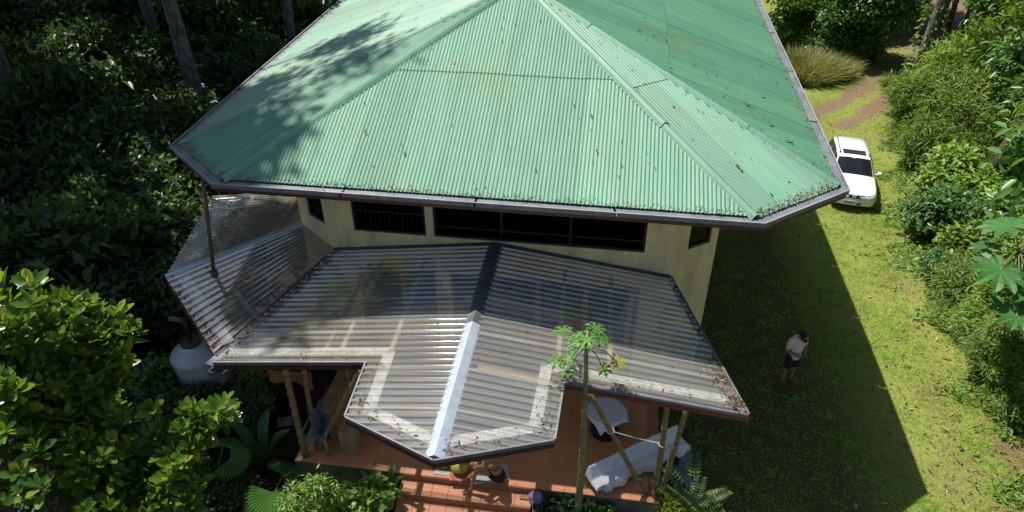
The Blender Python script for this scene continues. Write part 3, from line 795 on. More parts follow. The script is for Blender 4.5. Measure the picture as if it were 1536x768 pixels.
for t in (.3, .68):
    MB().beam(LV0.lerp(LV1, t)-ZV*.03, LW.lerp(LT, t)-ZV*.03, .08, .08).beam(LW.lerp(LT, t)-ZV*.05, LFW.lerp(LF, t)-ZV*.03, .08, .08).build('purlin', 'purlin_wood', ver)
MB().beam(LV1.lerp(LV0, .1)-ZV*.005, LT.lerp(LW, .1)-ZV*.005, .22, .03).build('lining_board', 'board_white', ver)
# bamboo posts and braces
def bamboo(p, q, r=.058, name='post'):
    p = Vector(p); q = Vector(q); L = (q-p).length; d = (q-p)/L; pts = [p]; rd = [r]; t = .12
    nodes = []
    while t < L-.1:
        for dt, k in ((-.025, 1.0), (0, 1.13), (.025, 1.0)): pts.append(p+d*(t+dt)); rd.append(r*k*(1-.12*t/L))
        nodes.append((p+d*t, r*1.16*(1-.12*t/L)))
        t += random.uniform(.24, .31)
    pts.append(q); rd.append(r*.88)
    o = MB().tube(pts, rd, 10).build(name, 'bamboo', ver, True)
    for c, rr in nodes: MB().tube([c-d*.008, c+d*.008], rr, 10).build('node_ring', 'bamboo_node', o)
    return o
bamboo(HP(1.46, 9.12, .5), HP(1.40, 9.1, 3.1), .062)
bamboo(HP(1.6, 9.25, .5), HP(1.72, 9.05, 3.05), .058)
bamboo(P(968, 742, .5), P(884, 588, 2.95), .055, 'brace')
bamboo(HP(-5.66, 9.1, .5), HP(-5.60, 9.08, 3.08), .066)
bamboo(HP(-5.5, 9.35, .5), HP(-5.35, 9.3, 3.1), .055)
bamboo(HP(-5.1, 10.6, .5), HP(-5.15, 10.6, 3.2), .055)
bamboo(P(478, 672, .5), P(540, 556, 2.95), .055, 'brace')

# ------------------------------------------------------------------ tiled terrace and steps
EB = 8.97
ter = thing('terrace', 'raised terrace paved with orange terracotta tiles under the veranda roof', 'terrace', HP(-2.2, 10.7, 0))
ter['kind'] = 'structure'
base = MB().hbox(-5.85, 1.58, EB, BF-.01, 0, .485).build('terrace_base', 'mossy_concrete', ter)
MB().hbox(-3.58, -.92, EB-.012, EB-.001, 0, .484).build('riser', 'riser', ter)
MB().hbox(-5.84, 1.57, EB+.001, BF-.012, .4851, .488).build('grout', 'grout', ter)
TS = .325
tm = MB().box((0, 0, 0), AV*(TS/2-.0025)*S, BV*(TS/2-.0025)*S, ZV*.009)
me = bpy.data.meshes.new('tile'); me.from_pydata([tuple(v) for v in tm.v], [], tm.f); me.materials.append(MATS['tile'])
na = int((1.57+5.84)/TS); nb = int((BF-EB-.02)/TS)
for j in range(nb+1):
    for i in range(na):
        a = -5.84+TS*(i+.5)+.02; b = EB+.005+TS*(j+.5)
        if b+TS/2 > BF-.02: continue
        p = HP(a, b, .492); p.z += random.uniform(-.0012, .0012)
        o = link('tile', me, ter, p)
for si, (zt, b1, b0) in enumerate(((.335, EB-.014, EB-.36), (.17, EB-.362, EB-.72))):
    ap = -3.58 - .0; st = MB().hbox(ap, -.92, b0, b1, 0, zt-.012).build('step', 'riser', ter)
    nt_ = 8; wx = (-.92-ap)/nt_
    m_ = MB().box((0, 0, 0), AV*(wx/2-.005)*S, BV*((b1-b0)/2-.004)*S, ZV*.009)
    me2 = bpy.data.meshes.new('tile'); me2.from_pydata([tuple(v) for v in m_.v], [], m_.f); me2.materials.append(MATS['tile'])
    for i in range(nt_): link('tile', me2, st, HP(ap+wx*(i+.5), (b0+b1)/2, zt-.003))

# ------------------------------------------------------------------ things on the terrace
FZ = .497
def frame(c, ang):   # local axes about the vertical
    return Vector(c), Vector((math.cos(ang), math.sin(ang), 0)), Vector((-math.sin(ang), math.cos(ang), 0))
# covered bench
b0 = P(893, 737, FZ+.0); b1 = P(1010, 676, FZ)
def build_bench():
    c0, c1 = P(890, 727, .62), P(1016, 666, .62)
    x = (c1-c0); x.z = 0; L = x.length; x.normalize(); y = Vector((-x.y, x.x, 0))     # y = towards the house
    base = (c0+c1)/2; base.z = FZ*S
    t = thing('bench', 'long wooden bench draped with a white dust sheet on the tiled terrace', 'bench', base)
    c0.z = c1.z = FZ*S
    L0 = 0; dep = .62
    # wooden frame that shows under the sheet
    for s in (.04, .96):
        for d in (-.2, .11):
            p = c0.lerp(c1, s)+y*d; MB().box(p+ZV*.14, x*.03, y*.03, ZV*.14).build('leg', 'raw_wood', t)
    MB().box(c0.lerp(c1, .5)-y*.2+ZV*.24, x*(L/2-.06), y*.02, ZV*.04).build('front_rail', 'raw_wood', t)
    MB().box(c0.lerp(c1, .5)+-y*.05+ZV*.30, x*(L/2-.02), y*.17, ZV*.018).build('seat', 'raw_wood', t)
    MB().box(c0.lerp(c1, .5)+y*.12+ZV*.42, x*(L/2-.04), y*.012, ZV*.12).build('backrest', 'raw_wood', t)
    # the sheet: a cross-section swept along the bench, with folds
    prof = [(-.27, .12), (-.262, .27), (-.24, .33), (-.17, .348), (-.04, .342), (-.02, .355), (.03, .44), (.11, .575), (.135, .59), (.155, .57), (.17, .42), (.175, .26)]
    n = 110; V = []; F = []; m = len(prof)
    for i in range(n+1):
        u = i/n; s = -.10 + (L+.2)*u
        endk = max(0, abs(u-.5)*2-.93)/.07
        for j, (d, z) in enumerate(prof):
            f1 = math.sin(u*34+j*.4)*.004 + math.sin(u*113+.5*j)*.004 + (.012*abs(math.sin(u*61)) if j < 3 else 0)
            hem = 0
            if j < 2: hem = math.sin(u*40)*.03 + math.sin(u*17+1)*.035 ; 
            zz = z + f1*.8 - endk**2*(z-.25)*.75 + (hem if j == 0 else 0)
            dd = d*(1+.10*endk) + f1 + (hem*.7 if j < 2 else 0)
            V.append(c0 + x*s + y*dd + ZV*max(zz, .1))
        if i:
            for j in range(m-1): F.append(((i-1)*m+j, i*m+j, i*m+j+1, (i-1)*m+j+1))
    mk('dust_sheet', V, F, 'cloth_white', t, False)
build_bench()
# round black-based table with a white cloth
def cloth_table():
    c = HP(.42, 10.62, FZ); t = thing('side_table', 'small table on a black round base covered by a pointed white cloth', 'table', c)
    MB().lathe(c, [(.30, 0), (.31, .04), (.29, .3), (.26, .5), (.2, .62)], 20).build('base', 'black_matte', t, True)
    MB().lathe(c, [(.38, .62), (.40, .64), (.40, .67), (.38, .68)], 24).build('top', 'table_wood', t)
    n = 22; V = []; F = []; hs = .47; a = R(28)
    for i in range(n+1):
        for j in range(n+1):
            u = (i/n*2-1)*hs; v = (j/n*2-1)*hs
            x_ = u*math.cos(a)-v*math.sin(a); y_ = u*math.sin(a)+v*math.cos(a); r = math.hypot(x_, y_)
            ov = max(0, r-.41); ang = math.atan2(y_, x_)
            rr = min(r, .41) + ov*(.45+.12*math.sin(ang*9)); z = .69 - ov*.85 + .006*math.sin(x_*18)*math.sin(y_*15)
            V.append(c + Vector((rr*math.cos(ang), rr*math.sin(ang), z)))
    for i in range(n):
        for j in range(n): k = i*(n+1)+j; F.append((k, k+n+1, k+n+2, k+1))
    mk('table_cloth', V, F, 'cloth_white', t, True)
cloth_table()
# rope between post and brace
ra, rb = P(968, 742, .5).lerp(P(884, 588, 2.95), .64), HP(1.43, 9.1, 2.05)
rp = MB().tube([ra, ra.lerp(rb, .25)-ZV*.012, ra.lerp(rb, .5)-ZV*.02, ra.lerp(rb, .75)-ZV*.012, rb], .011, 6)
for c in (ra, rb): rp.tube([c + Vector((.07*math.cos(q), .07*math.sin(q), .01*math.sin(q))) for q in [i*math.pi/6 for i in range(13)]], .011, 5, False)
tag(rp.build('rope', 'rope', base=ra), 'white rope tied between a bamboo brace and a bamboo post', 'rope')
# long dining table at the left end
def long_table():
    f0, f1 = P(470, 621, 1.22), P(530, 626, 1.22)
    x = Vector((f1-f0)); x.z = 0; x.normalize(); y = (P(512, 552, 1.22)-P(472, 620, 1.22)); y.z = 0; y.normalize()
    L, Wd = 1.75, 1.15
    base = f0 + x*Wd/2 + y*L/2; base.z = FZ*S
    t = thing('dining_table', 'weathered wooden plank table under the left half of the veranda', 'table', base)
    for i in range(5):
        MB().box(f0 + x*(Wd*(i+.5)/5) + y*L/2 - ZV*(.02+.002*(i % 2)), x*(Wd/10-.004), y*L/2, ZV*.02).build('plank', 'table_wood', t)
    h = (1.22-FZ)*S - .04
    for a, b in ((.12, .15), (.88, .15), (.12, .85), (.88, .85)):
        p = f0 + x*Wd*a + y*L*b; p.z = FZ*S + h/2; MB().box(p, x*.04, y*.04, ZV*h/2).build('leg', 'table_wood', t)
    top = 1.222*S
    def on(u, v): p = f0 + x*Wd*u + y*L*v; p.z = top; return p
    g = on(.68, .38); tag(MB().ball(g+ZV*.07, .1, 12, 8, (1.35, 1, .7)).build('fruit', 'fruit_yellow', smooth=True, base=g), 'yellow fruit lying on the weathered plank table', 'fruit')
    g = on(.86, .27); tag(MB().ball(g+ZV*.06, .09, 12, 8, (1.2, 1, .7)).build('fruit', 'fruit_green', smooth=True, base=g), 'green fruit lying on the weathered plank table', 'fruit')
    g = on(.62, .62); m = MB()
    n1, n2 = 20, 8
    k = 0; V = []; F = []
    for i in range(n1):
        a = 2*math.pi*i/n1
        for j in range(n2):
            q = 2*math.pi*j/n2; rr = .15+.03*math.cos(q); V.append(g+Vector((rr*math.cos(a), rr*math.sin(a), .032+.03*math.sin(q))))
    for i in range(n1):
        for j in range(n2): F.append((i*n2+j, ((i+1) % n1)*n2+j, ((i+1) % n1)*n2+(j+1) % n2, i*n2+(j+1) % n2))
    tag(mk('ring_cushion', V, F, 'plastic_white', smooth=True, base=g), 'pale ring lying on the weathered plank table', 'ring')
    g = on(.35, .93); tag(MB().box(g+ZV*.02, x*.14, y*.1, ZV*.018).box(g+ZV*.045, x*.12, y*.08, ZV*.006).build('box', 'cloth_grey', base=g), 'flat grey box at the house end of the plank table', 'box')
long_table()
def wood_block():
    c = P(526, 674, FZ); t = thing('wooden_pedestal', 'upright pedestal of thick raw planks on the terrace edge', 'pedestal', c)
    MB().box(c+ZV*.36-AV*.08, AV*.05, BV*.16, ZV*.36).build('plank', 'raw_wood', t)
    MB().box(c+ZV*.35+AV*.085, AV*.11, BV*.16, ZV*.35).build('plank', 'raw_wood', t)
wood_block()
def plastic_chair():
    c = P(483, 668, FZ); t = thing('chair', 'white plastic chair beside the left bamboo posts', 'chair', c)
    ax, ay = AV, BV
    n = 8; V = []; F = []
    for i in range(n+1):
        for j in range(n+1):
            u = i/n*2-1; v = j/n*2-1; V.append(c + ax*u*.22 + ay*v*.22 + ZV*(.43 - .02*(1-u*u)*(1-v*v) - .03*max(0, -v)**3))
    for i in range(n):
        for j in range(n): k = i*(n+1)+j; F.append((k, k+n+1, k+n+2, k+1))
    mk('seat', V, F, 'plastic_white', t, True)
    for s in (-1, 1):
        for q in (-1, 1): MB().tube([c+ax*s*.24+ay*q*.24, c+ax*s*.2+ay*q*.2+ZV*.42], [.022, .028], 8).build('leg', 'plastic_white', t, True)
        MB().tube([c+ax*s*.2-ay*.2+ZV*.42, c+ax*s*.26-ay*.2+ZV*.62, c+ax*s*.25+ay*.2+ZV*.64], .02, 8).build('armrest', 'plastic_white', t, True)
    for i in range(5): MB().box(c+ax*(i-2)*.085+ay*.235+ZV*.62, ax*.03, ay*.008, ZV*.2).build('back_slat', 'plastic_white', t)
    MB().box(c+ay*.235+ZV*.84, ax*.22, ay*.012, ZV*.03).build('back_rail', 'plastic_white', t)
plastic_chair()
def hanging(name, label, cat, p, q, drop, material, folds=9, base=None):
    p = Vector(p); q = Vector(q); n = 24; m = 8; V = []; F = []; sd = (q-p).cross(ZV).normalized()
    for i in range(n+1):
        u = i/n
        for j in range(m+1):
            v = j/m; V.append(p.lerp(q, u) + sd*.05*math.sin(u*folds*2)*(.3+v) - ZV*(drop*v*(1-.25*math.sin(u*5)) + .08*math.sin(u*math.pi)))
    for i in range(n):
        for j in range(m): k = i*(m+1)+j; F.append((k, k+m+1, k+m+2, k+1))
    b = (p+q)/2 - ZV*drop
    return tag(mk(name, V, F, material, smooth=True, base=b), label, cat)
hanging('towel', 'blue and white towel hanging beside the left bamboo posts', 'towel', HP(-5.42, 9.2, 1.75), HP(-5.35, 9.65, 1.7), 1.0, 'cloth_blue', 7)
hanging('hammock', 'orange brown cloth hammock slung under the left part of the veranda', 'hammock', P(400, 552, 2.65), P(466, 556, 2.62), .38, 'cloth_orange', 4)
# concrete blocks beside the terrace, flat stone
def slab(px, py, z, sx, sy, sz, ang, label, material='concrete', name='concrete_block', cat='block'):
    c, x, y = frame(P(px, py, z), ang); bm = bmesh.new(); bmesh.ops.create_cube(bm, size=1)
    for v in bm.verts: v.co = Vector((v.co.x*sx, v.co.y*sy, v.co.z*sz+sz/2))
    bmesh.ops.bevel(bm, geom=bm.edges[:], offset=min(sx, sy, sz)*.08, segments=1, affect='EDGES')
    me = bpy.data.meshes.new(name); bm.to_mesh(me); bm.free(); me.materials.append(MATS[material])
    o = link(name, me, None, c); o.rotation_euler = (0, 0, ang); return tag(o, label, cat)
slab(1025, 694, 0, .26, .45, .4, R(-12), 'upright grey concrete block beyond the draped bench')
slab(1024, 715, 0, .22, .62, .08, R(20), 'flat grey concrete slab on the dark ground beside the terrace', name='concrete_slab', cat='slab')
slab(428, 634, 0, .35, .25, .06, R(10), 'flat pale stone on the dark ground left of the bamboo posts', name='flat_stone', cat='stone')
# water tank
def water_tank():
    c = HP(-8.85, 10.95, 0); t = thing('water_tank', 'grey plastic water tank with a conical top beside the veranda', 'tank', c)
    MB().lathe(c, [(.53, 0), (.55, .05), (.55, .5), (.565, .53), (.565, .57), (.55, .6), (.55, 1.28), (.565, 1.32), (.53, 1.39), (.26, 1.62), (.25, 1.66)], 36).build('body', 'tank_plastic', t, True)
    MB().lathe(c, [(.24, 1.66), (.25, 1.70), (.22, 1.75), (.05, 1.78)], 24).build('lid', 'pipe_black', t)
    p = c + ZV*1.72
    pp = MB().tube([p, p+ZV*.5, p+ZV*.62-AV*.06+BV*.02], .05, 10).build('inlet_pipe', 'pipe_black', t, True)
    MB().tube([p+ZV*.60-AV*.03, p+ZV*.63-AV*.34], .06, 10).build('elbow', 'galvanised_dull', pp, True)
water_tank()
gt = MB().box(P(330, 552, 2.9)-ZV*.06, AV*.18, BV*.14, ZV*.06).box(P(330, 552, 2.9)-ZV*.20-AV*.02, AV*.14, BV*.1, ZV*.08)
gt.build('rain_hopper', 'galvanised_dull', ver)
# things at the top of the steps
def mat_on(px, py, z, sx, sy, ang, name, label, cat, material, th=.012):
    c, x, y = frame(P(px, py, z), ang); n = 14; V = []; F = []
    for k_ in (0, 1):
        for i in range(n+1):
            for j in range(n+1):
                u = i/n-.5; v = j/n-.5
                V.append(c + x*u*sx + y*v*sy + ZV*(.004+th*k_ + .008*abs(math.sin(u*9+v*4))))
    q = (n+1)**2
    for i in range(n):
        for j in range(n):
            k = i*(n+1)+j; F.append((k, k+1, k+n+2, k+n+1)); F.append((q+k, q+k+n+1, q+k+n+2, q+k+1))
    for i in range(n):
        for k0, k1 in ((i*(n+1), (i+1)*(n+1)), (i*(n+1)+n, (i+1)*(n+1)+n), (i, i+1), (n*(n+1)+i, n*(n+1)+i+1)): F.append((k0, k1, q+k1, q+k0))
    return tag(mk(name, V, F, material, base=c), label, cat)
mat_on(737, 711, FZ, .72, .42, R(8), 'mat', 'pale striped mat on the terrace edge under the sitting person', 'mat', 'mat_stripe')
mat_on(690, 713, FZ, .42, .30, R(-2), 'tray', 'flat red board under the big yellow fruit', 'board', 'tray_red', .02)
mat_on(664, 710, FZ, .34, .10, R(-8), 'folded_cloth', 'small folded pale cloth at the terrace edge', 'cloth', 'mat_stripe')
g = P(690, 706, .535)
V = MB().ball(g+ZV*.12, .165, 18, 12, (1.15, .95, .75)); 
tag(V.build('fruit', 'fruit_yellow', smooth=True, base=g), 'big rounded yellow fruit on a red board at the top of the steps', 'fruit')
tag(MB().ball(P(666, 702, FZ)+ZV*.07, .07, 10, 7, (1.5, 1, .8)).build('fruit', 'fruit_green', smooth=True, base=P(666, 702, FZ)), 'small green fruit lying next to the big yellow fruit', 'fruit')
def bag():
    c = P(804, 752, .34); bm = bmesh.new(); bmesh.ops.create_icosphere(bm, subdivisions=3, radius=.15)
    for v in bm.verts:
        p = v.co.copy(); k = 1+.16*math.sin(p.x*40)*math.sin(p.y*33+1)+.1*math.sin(p.z*50+p.x*20); v.co = Vector((p.x*k, p.y*k*.9, max(p.z*k*.95+.12, 0)))
    me = bpy.data.meshes.new('bag'); bm.to_mesh(me); bm.free(); me.materials.append(MATS['bag_cloth'])
    t = thing('bag', 'crumpled purple patterned cloth bag on the step end', 'bag', c)
    link('pouch', me, t, c)
    MB().tube([c+Vector((-.05, -.06, .2)), c+Vector((-.09, -.16, .12)), c+Vector((-.07, -.2, .015)), c+Vector((-.06, -.3, .012))], .008, 6).build('strap', 'rope', t)
    p = P(790, 747, .345); tag(MB().box(p+ZV*.02, AV*.14, BV*.05, ZV*.015).build('plank', 'raw_wood', base=p), 'short plank lying beside the patterned bag', 'plank')
bag()

# ------------------------------------------------------------------ people
def remeshed(mb, name, material, parent, voxel=.012, base=None, smooth=3):
    og = origin(parent)
    me = bpy.data.meshes.new('tmp'); me.from_pydata([tuple(v-og) for v in mb.v], [], mb.f)
    o = bpy.data.objects.new('tmp', me); C.objects.link(o)
    r = o.modifiers.new('r', 'REMESH'); r.mode = 'VOXEL'; r.voxel_size = voxel
    sm = o.modifiers.new('s', 'SMOOTH'); sm.factor = .5; sm.iterations = smooth
    dg = bpy.context.evaluated_depsgraph_get(); ev = o.evaluated_get(dg); m2 = bpy.data.meshes.new_from_object(ev)
    bpy.data.objects.remove(o); m2.name = name; m2.materials.clear(); m2.materials.append(MATS[material]); m2.shade_smooth()
    q = bpy.data.objects.new(name, m2); C.objects.link(q); q.parent = parent; ORG[q.name] = og.copy(); return q
def limb(mb, pts, rad, n=12):
    mb.tube(pts, rad, n)
    for p, r in zip(pts, rad): mb.ball(p, r, n, 8)
def hand(mb, wrist, d, palm_n, side):
    """palm + five fingers; d pointing direction, palm_n palm normal, side = thumb side"""
    d = Vector(d).normalized(); s = Vector(side).normalized(); pn = Vector(palm_n).normalized()
    c = Vector(wrist) + d*.05
    mb.box(c, d*.045, s*.038, pn*.013)
    for i, (o, l) in enumerate(((.030, .070), (.010, .078), (-.010, .073), (-.029, .056))):
        p = Vector(wrist)+d*.09+s*o
        limb(mb, [p, p+d*l*.45+pn*.012, p+d*l*.75+pn*.035, p+d*l*.85+pn*.055], [.0105, .010, .0095, .008], 6)
    p = Vector(wrist)+d*.03+s*.036
    limb(mb, [p, p+d*.03+s*.028+pn*.01, p+d*.062+s*.034+pn*.026], [.013, .012, .009], 6)
def head(mb, c, face, up, r=.1):
    c = Vector(c); f = Vector(face).normalized(); u = Vector(up).normalized(); s = f.cross(u).normalized()
    def ell(p, rx, ry, rz):
        k = len(mb.v); mb.ball(Vector((0, 0, 0)), 1, 14, 10)
        for i in range(k, len(mb.v)):
            v = mb.v[i]; mb.v[i] = p + s*v.x*rx + f*v.y*ry + u*v.z*rz
    ell(c, .076, .095, .105); ell(c+f*.03-u*.06, .055, .065, .06)
    ell(c+f*.10-u*.015, .013, .022, .022)              # nose
    ell(c+f*.092-u*.055, .024, .010, .010)             # mouth
    for k in (-1, 1):
        ell(c+s*.078*k-u*.005, .012, .025, .032)       # ears
        ell(c+f*.085+s*.032*k+u*.015, .014, .01, .009) # brow/eye
    return s, f, u
def stander():
    c = P(1179, 572, 0); t = thing('person', 'standing person in white shirt, black shorts and cap looking at a phone', 'person', c)
    F_ = Vector((.30, -.95, 0)).normalized(); Rr = F_.cross(ZV)          # forward, right hand side
    at = lambda r, f, z: c + Rr*r + F_*f + ZV*z
    body = MB()
    limb(body, [at(0, 0, .98), at(0, .01, 1.15), at(0, .0, 1.33)], [.145, .135, .15])
    for k in (-1, 1): limb(body, [at(.08*k, 0, 1.34), at(.17*k, -.005, 1.385)], [.10, .068])
    limb(body, [at(0, .01, 1.40), at(0, .05, 1.50)], [.062, .055])
    hc = at(0, .085, 1.585)
    hs, hf, hu = head(body, hc, F_*.8-ZV*.55, ZV*.85+F_*.5)
    for k in (-1, 1):
        limb(body, [at(.09*k, 0, .93), at(.115*k, .015, .52), at(.125*k, -.015, .12), at(.125*k, -.02, .06)], [.092, .062, .045, .04])
        limb(body, [at(.19*k, -.01, 1.37), at(.255*k, .0, 1.10), at(.09*k, .26, 1.08)], [.055, .045, .034])
        hand(body, at(.085*k, .265, 1.08), F_*.6-Rr*.75*k+ZV*.05, ZV*.6-Rr*k*.5, F_*.55+ZV*.6)
    remeshed(body, 'body', 'skin_dark', t, .011)
    sh = MB()
    limb(sh, [at(0, 0, .92), at(0, .012, 1.15), at(0, .0, 1.33)], [.168, .16, .168])
    for k in (-1, 1):
        limb(sh, [at(.08*k, 0, 1.34), at(.165*k, -.005, 1.385)], [.118, .086])
        limb(sh, [at(.19*k, -.01, 1.375), at(.225*k, -.003, 1.22)], [.078, .072])
    remeshed(sh, 'shirt', 'shirt', t, .013)
    so = MB(); limb(so, [at(0, 0, .97), at(0, 0, .9)], [.166, .16])
    for k in (-1, 1): limb(so, [at(.085*k, 0, .90), at(.11*k, .01, .58)], [.118, .095])
    remeshed(so, 'shorts', 'shorts', t, .013)
    for k in (-1, 1):
        m = MB(); limb(m, [at(.125*k, -.05, .045), at(.135*k, .06, .04), at(.14*k, .16, .035)], [.045, .046, .036], 10)
        remeshed(m, 'shoe', 'shoes', t, .012)
    m = MB(); k0 = 0
    V = []; F2 = []
    for i in range(7):
        th_ = math.pi/2*i/6
        for j in range(20):
            q = 2*math.pi*j/20; V.append(hc + hu*(.035+.095*math.sin(th_)) + (hs*math.cos(q)*.089 + hf*math.sin(q)*.108)*max(.05, math.cos(th_)))
    for i in range(6):
        for j in range(20): F2.append((i*20+j, i*20+(j+1) % 20, (i+1)*20+(j+1) % 20, (i+1)*20+j))
    F2.append(tuple(120+j for j in range(20)))
    m.add(V, F2)
    V = []; n = 12
    for d_ in (0, .01):
        for i in range(n+1):
            q = math.pi*i/n; V.append(hc+hu*(.04-d_)+hs*math.cos(q)*.085+hf*(.06+math.sin(q)*.05))
            V.append(hc+hu*(.03-d_)+hs*math.cos(q)*.08+hf*(.07+math.sin(q)*.12))
    F2 = []
    for i in range(n):
        a = 2*i; F2.append((a, a+1, a+3, a+2)); a += 2*(n+1); F2.append((a, a+2, a+3, a+1)); F2.append((2*i+1, 2*i+1+2*(n+1), 2*i+3+2*(n+1), 2*i+3))
    m.add(V, F2); cap = m.build('cap', 'shorts', t, True)
    e = hc + hu*.075 + hf*.104
    MB().box(e, hs*.021, (hf*.3+hu*.95).normalized()*.019, (hf*.95-hu*.3).normalized()*.004).build('emblem', 'emblem', cap)
    ph = at(0, .33, 1.115)
    tag(MB().box(ph, Rr*.04, (F_*.8+ZV*.35).normalized()*.075, (ZV*.8-F_*.35).normalized()*.005).box(ph+ZV*.006-F_*.002, Rr*.035, (F_*.8+ZV*.35).normalized()*.068, (ZV*.8-F_*.35).normalized()*.002).build('phone', 'phone', base=ph), 'dark phone held in both hands by the standing person', 'phone')
stander()
def sitter():
    hip = P(748, 712, .64); c = Vector((hip.x, hip.y, FZ*S))
    t = thing('person', 'person in black shorts sitting on the top step with bare feet', 'person', c)
    kn1 = P(714, 701, .98); ank1 = P(707, 733, .47); toe1 = P(695, 737, .40)
    kn2 = P(719, 704, .80); ank2 = P(703, 716, .58)
    sh = P(735, 692, 1.10); nk = P(730, 683, 1.20); hd = P(726, 676, 1.36)
    b = MB(); fwd = (kn1-hip); fwd.z = 0; fwd.normalize(); sd = fwd.cross(ZV)
    hl, hr = hip + sd*.085, hip - sd*.085
    limb(b, [hip, hip.lerp(sh, .5)+fwd*-.01, sh], [.135, .115, .125])
    for k in (-1, 1): limb(b, [sh, sh+sd*.15*k+ZV*.03], [.10, .062])
    limb(b, [sh, nk, hd], [.07, .05, .05])
    head(b, hd+fwd*.02, fwd*.8-ZV*.5, ZV*.85+fwd*.45)
    limb(b, [hl, kn1, kn1.lerp(ank1, .35), ank1], [.088, .058, .055, .036])
    limb(b, [ank1, ank1.lerp(toe1, .6)-ZV*.02, toe1], [.036, .030, .020])
    dt = (toe1-ank1).normalized(); sx = dt.cross(ZV).normalized()
    for i in range(5): limb(b, [toe1+sx*(i-2)*.014, toe1+sx*(i-2)*.016+dt*(.035-.004*abs(i-1))], [.010, .008], 6)
    ft2 = (P(686, 722, .56)-ank2).normalized()
    limb(b, [hr, kn2, ank2], [.088, .058, .036])
    limb(b, [ank2, ank2+ft2*.11-ZV*.02, ank2+ft2*.2-ZV*.03], [.036, .032, .02])
    for k, el, wr in ((1, P(722, 703, .90), P(715, 695, 1.08)), (-1, P(741, 706, .86), P(720, 700, 1.06))):
        s0 = sh+sd*.16*k+ZV*.02; limb(b, [s0, el, wr], [.048, .04, .028]); hand(b, wr, fwd*.8+ZV*.2, -ZV, sd*-k)
    remeshed(b, 'body', 'skin', t, .011)
    s = MB(); limb(s, [hip-ZV*.02, hip.lerp(sh, .18)], [.155, .14])
    limb(s, [hl, hl.lerp(kn1, .35)], [.108, .098]); limb(s, [hr, hr.lerp(kn2, .35)], [.108, .098])
    remeshed(s, 'shorts', 'shorts', t, .013)
    st = MB(); pts = []
    for i in range(17):
        q = 2*math.pi*i/16; pts.append(hip.lerp(sh, .68) + sd*math.cos(q)*.128 + fwd*math.sin(q)*.124)
    st.tube(pts, .011, 6, False); st.build('strap', 'shorts', t)
    h = MB(); h.ball(hd+ZV*.03-fwd*.02, .108, 14, 10, (1, 1, 1)); h.ball(hd-fwd*.07-ZV*.02, .075, 12, 8)
    remeshed(h, 'hair', 'hair', t, .013)
sitter()

